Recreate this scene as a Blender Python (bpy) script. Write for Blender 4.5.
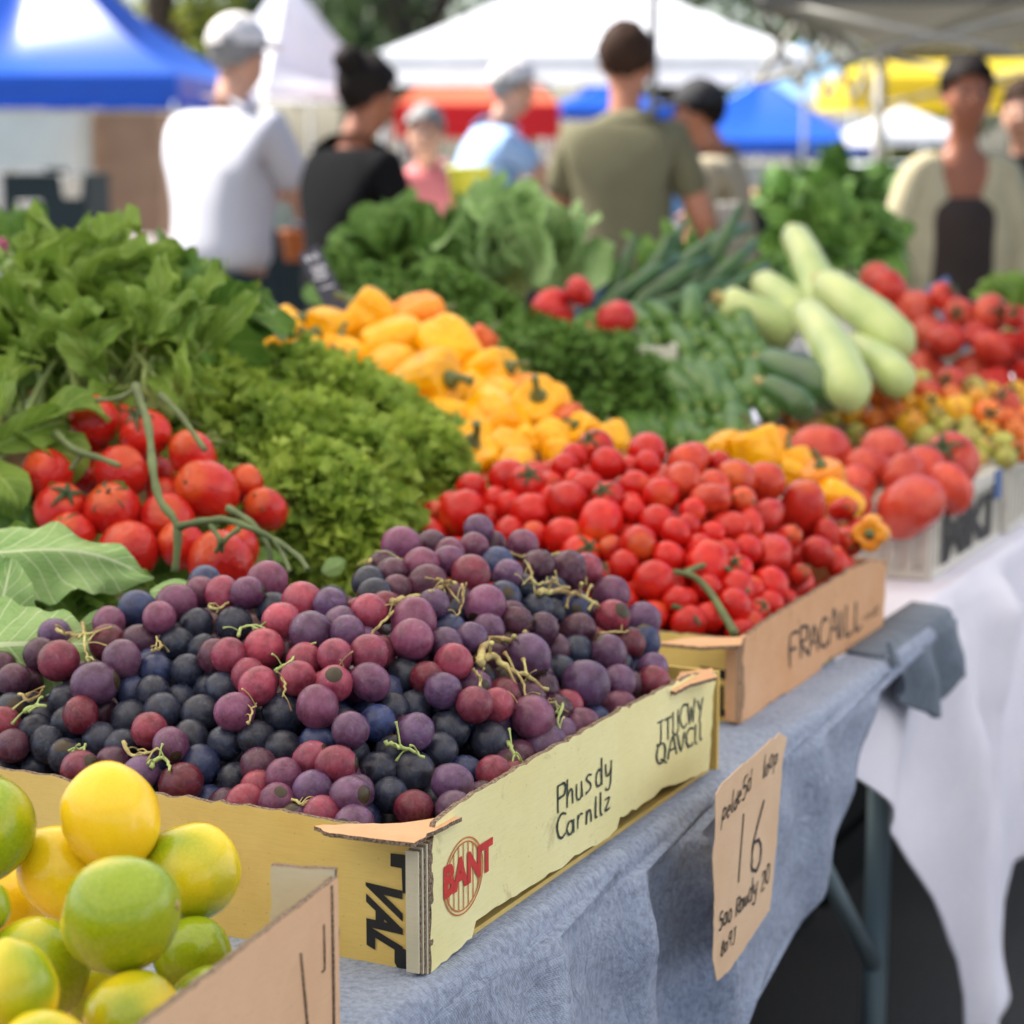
import bpy, math, random, re
import numpy as np
from mathutils import Vector, Matrix, Quaternion, noise
R = math.radians
random.seed(7)
for o in list(bpy.data.objects): bpy.data.objects.remove(o)
scn = bpy.context.scene
col = scn.collection
# ------------------------------------------------------------------ camera numbers (pinhole, 2200 px focal length)
F = 2200.0
PITCH = math.atan(362 / F)
CAM = Vector((0, 0, 1.30))
FW = Vector((0, math.cos(PITCH), -math.sin(PITCH)))
UP = Vector((0, math.sin(PITCH), math.cos(PITCH)))
RT = Vector((1, 0, 0))
def ray(px, py): return (RT * (px - 512) - UP * (py - 512)) / F + FW
def at(px, py, D): return CAM + ray(px, py) * D          # D metres ahead of the camera
def onz(px, py, z):
    d = ray(px, py); return CAM + d * ((z - CAM.z) / d.z)
# stall frame: s runs along the tables' front edge, t across them (away from the customer side)
A0 = 0.453987
U = Vector((math.sin(A0), math.cos(A0), 0)); V = Vector((-math.cos(A0), math.sin(A0), 0))
O0 = Vector((-0.0544, 1.3901, 0))
Z = Vector((0, 0, 1))
def T(s, t, z): return O0 + U * s + V * t + Z * z
def ST(p):
    q = p - O0; return q.dot(U), q.dot(V)
def on_t(px, py, t):                                      # ray against the upright plane at this t
    d = ray(px, py); k = (t - (CAM - O0).dot(V)) / d.dot(V)
    p = CAM + d * k; return ST(p)[0], p.z
TZ = 0.76
# ------------------------------------------------------------------ materials
def lin(c):
    return tuple(((x / 255) / 12.92 if x / 255 <= .04045 else ((x / 255 + .055) / 1.055) ** 2.4) for x in c)
class NT:
    def __init__(s, name):
        s.m = bpy.data.materials.new(name); s.m.use_nodes = True
        s.t = s.m.node_tree; s.n = s.t.nodes; s.l = s.t.links
        s.b = s.n['Principled BSDF']
    def node(s, ty, **kw):
        x = s.n.new(ty)
        for k, v in kw.items():
            if k in x.inputs.keys(): s.put(x.inputs[k], v)
            else: setattr(x, k, v)
        return x
    def put(s, sock, v):
        if isinstance(v, bpy.types.NodeSocket): s.l.new(v, sock)
        elif isinstance(v, tuple) and len(v) == 3 and sock.type == 'RGBA': sock.default_value = (*v, 1)
        else: sock.default_value = v
    def set(s, **kw):
        for k, v in kw.items(): s.put(s.b.inputs[k.replace('_', ' ')], v)
    def coord(s, kind='Object'):
        return s.node('ShaderNodeTexCoord').outputs[kind]
    def objcoord(s, amount=5.0):                           # object space shifted by a per-object random
        tc = s.coord(); oi = s.node('ShaderNodeObjectInfo')
        m = s.node('ShaderNodeVectorMath', operation='MULTIPLY'); s.l.new(oi.outputs['Random'], m.inputs[0]); m.inputs[1].default_value = (amount, amount * 1.7, amount * .6)
        a = s.node('ShaderNodeVectorMath', operation='ADD'); s.l.new(tc, a.inputs[0]); s.l.new(m.outputs[0], a.inputs[1])
        return a.outputs[0]
    def noise(s, vec, scale, detail=3, rough=.55, dist=0):
        x = s.node('ShaderNodeTexNoise'); s.l.new(vec, x.inputs['Vector'])
        x.inputs['Scale'].default_value = scale; x.inputs['Detail'].default_value = detail
        x.inputs['Roughness'].default_value = rough; x.inputs['Distortion'].default_value = dist
        return x.outputs['Fac']
    def ramp(s, fac, a, b, ca=(0, 0, 0), cb=(1, 1, 1)):
        x = s.node('ShaderNodeValToRGB'); s.l.new(fac, x.inputs[0]); e = x.color_ramp.elements
        e[0].position = a; e[1].position = b; e[0].color = (*ca, 1); e[1].color = (*cb, 1)
        return x.outputs[0]
    def mix(s, fac, a, b, mode='MIX'):
        x = s.node('ShaderNodeMix', data_type='RGBA', blend_type=mode)
        s.put(x.inputs[0], fac); s.put(x.inputs[6], a); s.put(x.inputs[7], b)
        return x.outputs[2]
    def math(s, op, a, b=0.0):
        x = s.node('ShaderNodeMath', operation=op); s.put(x.inputs[0], a); s.put(x.inputs[1], b); return x.outputs[0]
    def bump(s, h, strength=.3, dist=.001, prev=None):
        x = s.node('ShaderNodeBump'); s.l.new(h, x.inputs['Height'])
        x.inputs['Strength'].default_value = strength; x.inputs['Distance'].default_value = dist
        if prev: s.l.new(prev, x.inputs['Normal'])
        s.l.new(x.outputs[0], s.b.inputs['Normal']); return x.outputs[0]
MATS = {}
def plain(name, c, rough=.6, var=.25, scale=8, bump=0, bscale=60, metal=0, spec=.5, dist=.001, c2=None, detail=4, **kw):
    k = NT(name); v = k.coord()
    f = k.noise(v, scale, detail)
    dark = c2 or tuple(x * (1 - var) for x in c)
    k.set(Base_Color=k.mix(k.ramp(f, .35, .65), tuple(dark), tuple(c)), Roughness=rough, Metallic=metal, Specular_IOR_Level=spec)
    if bump: k.bump(k.noise(v, bscale, 4), bump, dist)
    for a, b in kw.items(): k.put(k.b.inputs[a.replace('_', ' ')], b)
    MATS[name] = k.m; return k.m
def leafmat(name, c, c2, vein, rough=.45, trans=.25, veins=9, bump=.5):
    k = NT(name); uv = k.coord('UV'); v = k.coord()
    sep = k.node('ShaderNodeSeparateXYZ'); k.l.new(uv, sep.inputs[0])
    au = k.math('ABSOLUTE', sep.outputs[1])                # distance from the midrib, 0..1
    mid = k.math('LESS_THAN', au, .045)
    ph = k.math('SUBTRACT', k.math('MULTIPLY', sep.outputs[0], veins), k.math('MULTIPLY', k.math('POWER', au, .8), 2.2))
    nz = k.math('MULTIPLY', k.noise(v, 40, 2), .35)
    fr = k.math('FRACT', k.math('ADD', ph, nz))
    side = k.math('LESS_THAN', k.math('ABSOLUTE', k.math('SUBTRACT', fr, .5)), .045)
    fine = k.ramp(k.noise(uv, 22, 4, .7), .46, .5)
    vf = k.math('MAXIMUM', mid, k.math('MULTIPLY', side, .75))
    base = k.mix(k.ramp(k.noise(v, 14, 4), .35, .65), c2, c)
    base = k.mix(k.math('MULTIPLY', fine, .15), base, vein)
    base = k.mix(vf, base, vein)
    k.set(Base_Color=base, Roughness=rough, Specular_IOR_Level=.25)
    k.bump(k.math('ADD', k.math('MULTIPLY', vf, -1.0), k.noise(v, 90, 3)), bump, .0015)
    tr = k.node('ShaderNodeBsdfTranslucent'); k.l.new(base, tr.inputs['Color'])
    mx = k.node('ShaderNodeMixShader'); mx.inputs[0].default_value = trans
    out = k.n['Material Output']; k.l.new(k.b.outputs[0], mx.inputs[1]); k.l.new(tr.outputs[0], mx.inputs[2]); k.l.new(mx.outputs[0], out.inputs[0])
    MATS[name] = k.m; return k.m
def fabric(name, c, trans=.35, rough=.8, scale=300):
    k = NT(name); v = k.coord(); 
    b = k.mix(k.ramp(k.noise(v, 3, 4), .3, .7), tuple(x * .9 for x in c), c)
    k.set(Base_Color=b, Roughness=rough); k.bump(k.noise(v, scale, 2), .15, .001)
    tr = k.node('ShaderNodeBsdfTranslucent'); k.l.new(b, tr.inputs['Color'])
    mx = k.node('ShaderNodeMixShader'); mx.inputs[0].default_value = trans
    out = k.n['Material Output']; k.l.new(k.b.outputs[0], mx.inputs[1]); k.l.new(tr.outputs[0], mx.inputs[2]); k.l.new(mx.outputs[0], out.inputs[0])
    MATS[name] = k.m; return k.m

def mk_grape():
    k = NT('grape_skin'); v = k.objcoord(); oi = k.node('ShaderNodeObjectInfo')
    raw = k.coord()
    n1 = k.ramp(k.noise(v, 1.3, 3), .32, .7)
    n2 = k.ramp(k.noise(v, 9, 6, .75), .42, .66)
    base = k.mix(n1, k.mix(1.0, oi.outputs['Color'], (.55, .42, .5), 'MULTIPLY'), k.mix(1.0, oi.outputs['Color'], (1.25, 1.25, 1.3), 'MULTIPLY'))
    lw = k.node('ShaderNodeLayerWeight'); lw.inputs[0].default_value = .35
    sp = k.node('ShaderNodeSeparateXYZ'); k.l.new(raw, sp.inputs[0])
    bf = k.math('ADD', k.math('MULTIPLY', n2, .05), k.math('MULTIPLY', k.ramp(k.noise(v, 2.2, 4, .6, .6),  .42, .74), .20))
    bf = k.math('ADD', bf, .03)
    bloom = k.mix(bf, base, k.mix(.62, (.42, .45, .58), k.mix(1.0, oi.outputs['Color'], (2.6, 2.6, 2.6), 'MULTIPLY')))
    scar = k.math('GREATER_THAN', sp.outputs[2], .9988)
    bloom = k.mix(scar, bloom, (.05, .035, .02))
    k.set(Base_Color=bloom, Roughness=k.mix(k.math('MINIMUM', k.math('MULTIPLY', bf, 2.0), 1.0), (.18,) * 3, (.40,) * 3), Specular_IOR_Level=.36)
    k.bump(k.noise(v, 60, 4), .12, .01)
    MATS['grape'] = k.m
mk_grape()
def mk_tomato():
    k = NT('tomato_skin'); v = k.objcoord(3); oi = k.node('ShaderNodeObjectInfo'); raw = k.coord()
    n1 = k.ramp(k.noise(v, 1.6, 3), .35, .7)
    n2 = k.ramp(k.noise(v, 30, 3, .6), .62, .72)
    base = k.mix(n1, k.mix(1.0, oi.outputs['Color'], (.82, .6, .7), 'MULTIPLY'), k.mix(1.0, oi.outputs['Color'], (1.1, 1.25, 1.1), 'MULTIPLY'))
    sp = k.node('ShaderNodeSeparateXYZ'); k.l.new(raw, sp.inputs[0])
    top = k.ramp(sp.outputs[2], .72, 1.0)
    base = k.mix(k.math('MULTIPLY', top, .3), base, (.75, .22, .03))
    base = k.mix(k.math('MULTIPLY', n2, .06), base, (.8, .45, .15))
    k.set(Base_Color=base, Roughness=.09, Specular_IOR_Level=.4, Coat_Weight=.0, Coat_Roughness=.08)
    k.bump(k.noise(v, 5, 2), .12, .1)
    MATS['tomato'] = k.m
mk_tomato()
def mk_pepper():
    k = NT('pepper_skin'); v = k.objcoord(3); oi = k.node('ShaderNodeObjectInfo')
    n1 = k.ramp(k.noise(v, 1.3, 3), .3, .7)
    base = k.mix(n1, k.mix(1.0, oi.outputs['Color'], (.95, .75, .6), 'MULTIPLY'), oi.outputs['Color'])
    k.set(Base_Color=base, Roughness=.16, Specular_IOR_Level=.4)
    k.bump(k.noise(v, 3, 2), .2, .1)
    MATS['pepper'] = k.m
mk_pepper()
def mk_citrus():
    k = NT('citrus_peel'); v = k.objcoord(4); raw = k.coord(); oi = k.node('ShaderNodeObjectInfo')
    g = k.math('ADD', k.noise(v, .62, 1.0, .3), k.math('SUBTRACT', oi.outputs['Alpha'], .5))
    f = k.ramp(g, .36, .64)
    mott = k.noise(v, 20, 4, .6)
    green = k.mix(k.ramp(mott, .35, .65), (.21, .32, .006), (.32, .42, .010))
    yellow = k.mix(k.ramp(mott, .35, .65), (.92, .64, .010), (.95, .72, .02))
    mid = k.mix(f, k.mix(1.0, oi.outputs['Color'], yellow, 'MULTIPLY'), green)
    vor = k.node('ShaderNodeTexVoronoi'); k.l.new(raw, vor.inputs['Vector']); vor.inputs['Scale'].default_value = 26
    pits = k.ramp(vor.outputs['Distance'], .0, .3)
    spots = k.ramp(k.noise(v, 8, 2), .76, .78)
    mid = k.mix(k.math('MULTIPLY', spots, .2), mid, (.2, .12, .03))
    mid = k.mix(k.math('MULTIPLY', k.math('SUBTRACT', 1.0, pits), .18), mid, (.9, .8, .3))
    k.set(Base_Color=mid, Roughness=.19, Specular_IOR_Level=.55)
    k.bump(pits, .14, .006)
    MATS['citrus'] = k.m
mk_citrus()
def mk_card(name, c, c2, rough=.75, stain=.3, fib=1.0):
    k = NT(name); v = k.coord()
    a = k.ramp(k.noise(v, 9, 5, .6), .3, .72)
    base = k.mix(a, c2, c)
    sc = k.node('ShaderNodeMapping'); k.l.new(v, sc.inputs[0]); sc.inputs['Scale'].default_value = (1, 1, 14)
    fb = k.noise(sc.outputs[0], 60, 4, .7)
    base = k.mix(k.math('MULTIPLY', k.ramp(fb, .45, .6), .10 * fib), base, tuple(x * .6 for x in c2))
    st = k.ramp(k.noise(v, 26, 6, .7, .6), .6, .72)
    base = k.mix(k.math('MULTIPLY', st, stain), base, (.16, .085, .035))
    sk = k.ramp(k.noise(v, 420, 2), .7, .74)
    base = k.mix(k.math('MULTIPLY', sk, .4), base, (.12, .07, .03))
    k.set(Base_Color=base, Roughness=rough, Specular_IOR_Level=.3)
    p = k.bump(k.noise(v, 12, 3), .5, .004); k.bump(fb, .12, .001, p)
    MATS[name] = k.m; return k.m
mk_card('card_yellow', lin((244, 238, 184)), lin((234, 225, 160)), .6, .38)
mk_card('card_ochre_shaded', lin((233, 206, 126)), lin((216, 182, 98)), .6, .2)  # ochre copy of the yellow board, with shade put into the colour
mk_card('card_pink', lin((222, 178, 140)), lin((206, 152, 108)), .8, .3)
mk_card('card_tan', lin((228, 190, 156)), lin((216, 174, 138)), .8, .12)
mk_card('card_grey', lin((214, 208, 186)), lin((196, 188, 160)), .7, .15)
mk_card('paper', lin((226, 198, 168)), lin((216, 182, 148)), .8, .08)
def mk_corr():
    k = NT('corrugated_edge'); v = k.coord(); n = k.noise(v, 500, 3, .7)
    k.set(Base_Color=k.mix(k.ramp(n, .4, .6), (.09, .055, .035), (.34, .25, .18)), Roughness=.9); k.bump(n, .8, .002)
    MATS['corr'] = k.m
mk_corr()
def mk_cloth(name, c, c2, weave=1400, bump=.35, hv=.12, big=.010):
    big_d = big; k = NT(name); v = k.coord()
    w1 = k.node('ShaderNodeTexWave', wave_type='BANDS', bands_direction='Z'); k.l.new(v, w1.inputs[0]); w1.inputs['Scale'].default_value = weave / 6.28; w1.inputs['Distortion'].default_value = 2.5; w1.inputs['Detail'].default_value = 2
    w2 = k.node('ShaderNodeTexWave', wave_type='BANDS', bands_direction='DIAGONAL'); k.l.new(v, w2.inputs[0]); w2.inputs['Scale'].default_value = weave / 8; w2.inputs['Distortion'].default_value = 3
    n = k.noise(v, 180, 4, .7); big = k.ramp(k.noise(v, 7, 5, .6), .3, .7)
    sc = k.node('ShaderNodeMapping'); k.l.new(v, sc.inputs[0]); sc.inputs['Scale'].default_value = (6, 6, 1)
    streak = k.ramp(k.noise(sc.outputs[0], 60, 4, .7), .35, .7)
    base = k.mix(big, c2, c)
    base = k.mix(k.math('MULTIPLY', streak, hv * 2), base, tuple(min(1, x * 1.35) for x in c))
    base = k.mix(k.math('MULTIPLY', k.ramp(n, .45, .62), hv * 2.2), base, tuple(x * .55 for x in c2))
    k.set(Base_Color=base, Roughness=.9, Specular_IOR_Level=.2, Sheen_Weight=.15)
    p = k.bump(k.math('ADD', w1.outputs[1], w2.outputs[1]), bump * .5, .0006); p = k.bump(n, bump, .0012, p)
    k.bump(k.noise(v, 18, 5, .65, 1.2), .7, big_d, p)
    MATS[name] = k.m
mk_cloth('blue_cloth', lin((158, 169, 192)), lin((124, 137, 164)), bump=.7, hv=.22)
mk_cloth('white_cloth', lin((236, 234, 246)), lin((226, 224, 240)), hv=.02, bump=.15, big=.003)
mk_cloth('grey_cloth', lin((118, 130, 146)), lin((92, 104, 120)), hv=.05)
plain('ink_black', (.012, .012, .014), .55, .3); plain('ink_green', (.03, .05, .045), .6, .3, 40)
plain('ink_red', lin((206, 46, 42)), .55, .2, 60); plain('ink_orange', lin((214, 128, 62)), .6, .3, 60)
plain('stem_green', (.15, .20, .075), .6, .4, 40, .4, 200); plain('stem_dark', (.06, .10, .035), .6, .5, 60, .4, 200)
plain('stem_straw', (.62, .56, .22), .7, .45, 60, .6, 300, c2=(.28, .17, .07)); plain('calyx', (.04, .085, .022), .6, .5, 60)
leafmat('leaf_pale', lin((160, 190, 122)), lin((108, 156, 76)), lin((206, 222, 176)), .4, .2, 11, .9)
leafmat('leaf_green', lin((132, 160, 64)), lin((92, 128, 44)), lin((160, 182, 100)), .42, .25, 7)
leafmat('leaf_chard', lin((96, 134, 56)), lin((62, 102, 38)), lin((136, 168, 86)), .4, .22, 7)
leafmat('leaf_kale', lin((92, 128, 58)), lin((62, 98, 38)), lin((130, 164, 90)), .6, .18, 6)
leafmat('leaf_cabbage', lin((170, 202, 142)), lin((136, 174, 106)), lin((190, 214, 160)), .6, .18, 6)
leafmat('leaf_parsley', lin((176, 200, 80)), lin((100, 138, 42)), lin((200, 218, 118)), .5, .35, 3)
leafmat('leaf_dark', lin((104, 146, 64)), lin((66, 108, 46)), lin((140, 170, 90)), .5, .2, 3)
plain('stalk_pale', lin((176, 194, 116)), .45, .2, 30, .2, 100)
plain('zucchini_pale', lin((200, 212, 148)), .32, .16, 7, .1, 30, c2=lin((166, 188, 116)))
plain('zucchini_green', lin((70, 106, 58)), .3, .4, 9); plain('cucumber', lin((92, 128, 56)), .4, .3, 60, .4, 60, spec=.3, c2=lin((56, 92, 38)))
plain('cucumber_tip', lin((166, 190, 110)), .5, .3, 30)
plain('plastic_white', lin((214, 210, 200)), .45, .1, 30); plain('wood', (.36, .24, .13), .8, .4, 12, .4, 60)
plain('metal_leg', lin((140, 160, 168)), .4, .15, 8, metal=.3); plain('table_board', (.35, .33, .3), .7)
plain('tag_dark', lin((46, 50, 72)), .6, .3, 30); plain('tag_blue', lin((82, 112, 170)), .6, .2, 30); plain('chalk', (.55, .58, .7), .9)
# ------------------------------------------------------------------ mesh helpers
class MB:
    def __init__(s): s.v = []; s.f = []; s.uv = []; s.mi = []; s.cm = 0
    def add(s, vs, fs, uvs=None):
        b = len(s.v); s.v += [tuple(x) for x in vs]
        for i, f in enumerate(fs):
            s.f.append(tuple(b + j for j in f)); s.mi.append(s.cm)
            s.uv.append([uvs[j] for j in f] if uvs else [(0, 1)] * len(f))
        return s
    def box(s, c, h, ax=(Vector((1, 0, 0)), Vector((0, 1, 0)), Z)):
        vs = [Vector(c) + ax[0] * (h[0] * i) + ax[1] * (h[1] * j) + ax[2] * (h[2] * k) for i in (-1, 1) for j in (-1, 1) for k in (-1, 1)]
        return s.add(vs, [(0, 1, 3, 2), (4, 6, 7, 5), (0, 4, 5, 1), (2, 3, 7, 6), (0, 2, 6, 4), (1, 5, 7, 3)])
    def tube(s, pts, rad, n=8, cap=True):
        pts = [Vector(p) for p in pts]; rad = rad if isinstance(rad, (list, tuple)) else [rad] * len(pts)
        vs = []; prev = None
        for i, p in enumerate(pts):
            d = (pts[min(i + 1, len(pts) - 1)] - pts[max(i - 1, 0)]); d = d.normalized() if d.length > 1e-9 else Z
            if prev is None: a = d.orthogonal().normalized()
            else: a = (prev - d * prev.dot(d)); a = a.normalized() if a.length > 1e-6 else d.orthogonal().normalized()
            prev = a; b = d.cross(a)
            vs += [p + (a * math.cos(2 * math.pi * j / n) + b * math.sin(2 * math.pi * j / n)) * rad[i] for j in range(n)]
        fs = [(i * n + j, i * n + (j + 1) % n, (i + 1) * n + (j + 1) % n, (i + 1) * n + j) for i in range(len(pts) - 1) for j in range(n)]
        if cap: fs += [tuple(reversed(range(n))), tuple((len(pts) - 1) * n + j for j in range(n))]
        return s.add(vs, fs)
    def grid(s, rows, uvs=None, closed=False):
        n = len(rows[0]); vs = [p for r in rows for p in r]
        fs = [(i * n + j, i * n + j + 1, (i + 1) * n + j + 1, (i + 1) * n + j) for i in range(len(rows) - 1) for j in range(n - 1)]
        if closed: fs += [(i * n + n - 1, i * n, (i + 1) * n, (i + 1) * n + n - 1) for i in range(len(rows) - 1)]
        return s.add(vs, fs, uvs)
    def mesh(s, name, mats, smooth=True, merge=0):
        me = bpy.data.meshes.new(name); me.from_pydata(s.v, [], s.f)
        for m in (mats if isinstance(mats, (list, tuple)) else [mats]): me.materials.append(MATS[m] if isinstance(m, str) else m)
        ul = me.uv_layers.new(name='UVMap'); k = 0
        flat = [c for f in s.uv for uvp in f for c in uvp]; ul.data.foreach_set('uv', flat)
        me.polygons.foreach_set('material_index', s.mi)
        me.polygons.foreach_set('use_smooth', [smooth] * len(s.f)); me.update()
        return me
    def obj(s, name, mats, parent=None, smooth=True, loc=None):
        if loc is not None:
            L = Vector(loc); s.v = [tuple(Vector(x) - L) for x in s.v]
        o = bpy.data.objects.new(name, s.mesh(name, mats, smooth)); col.objects.link(o)
        if loc is not None: o.location = L
        if parent is not None:
            if loc is not None and parent is not None: o.location = L - wl(parent)
            elif loc is None:
                W = wl(parent)
                if W.length > 0:
                    n = np.array([x for v in s.v for x in v]).reshape(-1, 3) - np.array(W)
                    o.data.vertices.foreach_set('co', n.ravel()); o.data.update()
            o.parent = parent
        return o
def wl(o):                                                # world location (the parents used here are unrotated)
    p = Vector(o.location)
    while o.parent: o = o.parent; p += Vector(o.location)
    return p
def tag(o, label=None, cat=None, group=None, kind=None):
    if label: o['label'] = label
    if cat: o['category'] = cat
    if group: o['group'] = group
    if kind: o['kind'] = kind
    return o
def empty(name, loc, label=None, cat=None, group=None):
    o = bpy.data.objects.new(name, None); o.empty_display_size = .05; col.objects.link(o); o.location = loc
    return tag(o, label, cat, group)
def inst(name, me, loc, rot=None, scale=1, parent=None, color=None):
    o = bpy.data.objects.new(name, me); col.objects.link(o)
    o.rotation_mode = 'QUATERNION'
    if rot is not None: o.rotation_quaternion = rot
    o.location = Vector(loc) - (wl(parent) if parent else Vector((0, 0, 0)))
    o.scale = scale if isinstance(scale, (tuple, list)) else (scale,) * 3
    if parent: o.parent = parent
    if color: o.color = color if len(color) == 4 else (*color, 1)
    return o
def rquat(rng=random): 
    q = Quaternion((rng.gauss(0, 1), rng.gauss(0, 1), rng.gauss(0, 1), rng.gauss(0, 1))); q.normalize(); return q
def qto(z, spin=0):                                        # rotation taking +Z to this direction
    return Vector(z).to_track_quat('Z', 'Y') @ Quaternion((0, 0, 1), spin)
def spline(pts, n=6):
    P = [Vector(p) for p in pts]; out = []
    for i in range(len(P) - 1):
        a = P[max(i - 1, 0)]; b = P[i]; c = P[i + 1]; d = P[min(i + 2, len(P) - 1)]
        for k in range(n):
            t = k / n
            out.append(.5 * ((2 * b) + (c - a) * t + (2 * a - 5 * b + 4 * c - d) * t * t + (3 * b - a - 3 * c + d) * t ** 3))
    return out + [P[-1]]
def interp(x, xs, ys):
    return float(np.interp(x, xs, ys))
def extrude_poly(mb, pts, n, th):
    """pts: 3D outline on a plane, n its outward normal; the sheet is th thick behind it."""
    from mathutils.geometry import tessellate_polygon
    tr = tessellate_polygon([pts]); k = len(pts)
    vs = list(pts) + [p - n * th for p in pts]
    fs = []
    for a, b, c in tr:
        nn = (pts[b] - pts[a]).cross(pts[c] - pts[a])
        if nn.dot(n) < 0: a, b, c = c, b, a
        fs.append((a, b, c)); fs.append((c + k, b + k, a + k))
    area = sum(((pts[i] - pts[0]).cross(pts[(i + 1) % k] - pts[0])).dot(n) for i in range(k))
    i0 = mb.cm
    mb.add(vs, fs)
    side = [((i + 1) % k, i, i + k, (i + 1) % k + k) if area > 0 else (i, (i + 1) % k, (i + 1) % k + k, i + k) for i in range(k)]
    mb.cm = 1; mb.add(vs, side); mb.cm = i0
    return mb
def jag(pts, step=.008, amp=.0012, seed=1):
    """subdivide a 2D outline and roughen it a little, like torn or worn board"""
    rg = random.Random(seed); out = []
    for i in range(len(pts)):
        a = Vector(pts[i]); b = Vector(pts[(i + 1) % len(pts)]); L = (b - a).length; n = max(1, int(L / step)); d = (b - a) / n
        nn = Vector((-d.y, d.x)).normalized() if d.length > 0 else Vector((0, 0))
        for k in range(n):
            p = a + d * k
            if k: p = p + nn * rg.gauss(0, amp)
            out.append(p)
    return out
# ------------------------------------------------------------------ unit fruit meshes
def ball(fn, nu=24, nv=14):
    mb = MB(); vs = []; fs = []
    vs.append(Vector(fn(0, 0)))
    for i in range(1, nv):
        for j in range(nu): vs.append(Vector(fn(math.pi * i / nv, 2 * math.pi * j / nu)))
    vs.append(Vector(fn(math.pi, 0)))
    for j in range(nu): fs.append((0, 1 + j, 1 + (j + 1) % nu))
    for i in range(nv - 2):
        for j in range(nu): a = 1 + i * nu; fs.append((a + j, a + nu + j, a + nu + (j + 1) % nu, a + (j + 1) % nu))
    a = 1 + (nv - 2) * nu; l = len(vs) - 1
    for j in range(nu): fs.append((a + j, l, a + (j + 1) % nu))
    mb.add(vs, fs); return mb
def sph(th, ph, r=1, sx=1, sy=1, sz=1):
    return (r * sx * math.sin(th) * math.cos(ph), r * sy * math.sin(th) * math.sin(ph), r * sz * math.cos(th))
def nz(p, s, o): return noise.noise(Vector(p) * s + Vector((o, o * 2, 0)))
def organic(sx, sy, sz, amp, freq, off, dimple=0, lobes=0, lamp=0, flat=0, nipple=0):
    def fn(th, ph):
        r = 1 + amp * nz(sph(th, ph), freq, off)
        if dimple: r -= dimple * math.exp(-(th / .35) ** 2)
        if lobes: r += lamp * abs(math.cos(lobes * ph / 2)) * math.sin(th) ** .7 * (1 if th < 1.2 else .7)
        p = sph(th, ph, r, sx, sy, sz)
        if nipple:
            d = math.pi - th; p = (p[0], p[1], p[2] - nipple * math.exp(-(d / .22) ** 2))
        return p
    return fn
GRAPE = [ball(organic(1, 1, sz, .03, 1.5, k), 24, 14).mesh('grape', 'grape') for k, sz in enumerate((1, 1.07, 1.14, .97))]
GWRINK = ball(lambda th, ph: (lambda r: sph(th, ph, r, .95, 1, 1.05))(1 + .10 * nz(sph(th, ph), 4.5, 9) - .05 * abs(nz(sph(th, ph), 9, 3))), 32, 20).mesh('grape', 'grape')
CHERRY = [ball(organic(1, 1, sz, .06, 1.1, k + 5, .08), 24, 14).mesh('tomato', 'tomato') for k, sz in enumerate((1, .94, 1.12, 1.24, 1.04))]
PLUM = [ball(organic(.8, .84, sz, .07, 1.2, k + 15, .10), 28, 18).mesh('tomato', 'tomato') for k, sz in enumerate((1.12, 1.22))]
BIGT = [ball(organic(1, 1, .82, .08, 1.2, k + 25, .16, 5, .05), 32, 18).mesh('tomato', 'tomato') for k in range(2)]
def pepfn(off, lob):
    def fn(th, ph):
        w = .88 + .07 * math.cos(th)
        r = (1 + .05 * nz(sph(th, ph), 1.4, off)); lo = 1 - .24 * (1 - abs(math.cos(lob * ph / 2 + off)) ** .8)
        s = math.sin(th); s = s ** .50 if s > 0 else 0
        z = 1.0 * math.cos(th) - .30 * math.exp(-(th / .5) ** 2) + .20 * math.exp(-((math.pi - th) / .45) ** 2)
        return (w * r * lo * s * math.cos(ph), w * r * lo * s * math.sin(ph), z)
    return fn
PEPPER = [ball(pepfn(k * 1.3, l), 40, 20).mesh('pepper', 'pepper') for k, l in enumerate((4, 3, 4))]
m = MB(); m.tube(spline([(0, 0, .72), (0, 0, .95), (.06, .02, 1.18), (.16, .05, 1.36)], 3), [.26, .24, .18, .13, .10, .10, .10, .10, .11, .13][:10], 8)
PEPSTEM = m.mesh('stem', 'stem_green')
def calyx_mesh(L=.75, lift=.0, stem=.5, seed=0, z0=.86):
    rg = random.Random(seed); mb = MB()
    for k in range(5):
        a = k * 1.257 + rg.uniform(-.2, .2); d = Vector((math.cos(a), math.sin(a), 0)); s = Vector((-d.y, d.x, 0)); l = L * rg.uniform(.8, 1.15); rows = []
        for i in range(6):
            t = i / 5; w = .13 * (1 - t) ** .6 * (1 if t > .05 else .7); z = z0 + .06 + lift * t * t + .16 * math.sin(t * 3) * rg.uniform(.5, 1) - (.25 * t * t if lift == 0 else 0)
            c = d * (l * t) + Z * z; rows.append([c - s * w, c + Z * .04, c + s * w])
        mb.grid(rows)
    if stem: mb.tube(spline([(0, 0, z0), (.04, 0, z0 + stem * .5), (.16, .08, z0 + stem)], 3), .06, 6)
    return mb.mesh('calyx', 'calyx')
CALYX = [calyx_mesh(.75, .0, .35, k) for k in range(3)]
GREEN_CALYX = calyx_mesh(.7, .25, .4, 8)
CITRUS = [ball(organic(1, .97, sz, .075, 1.1, k + 3, dim, nipple=ni), 56, 36).mesh('citrus_fruit', 'citrus') for k, (sz, ni, dim) in enumerate(((1.02, .04, .06), (1.12, .10, .03), (.95, .03, .08)))]
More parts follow.
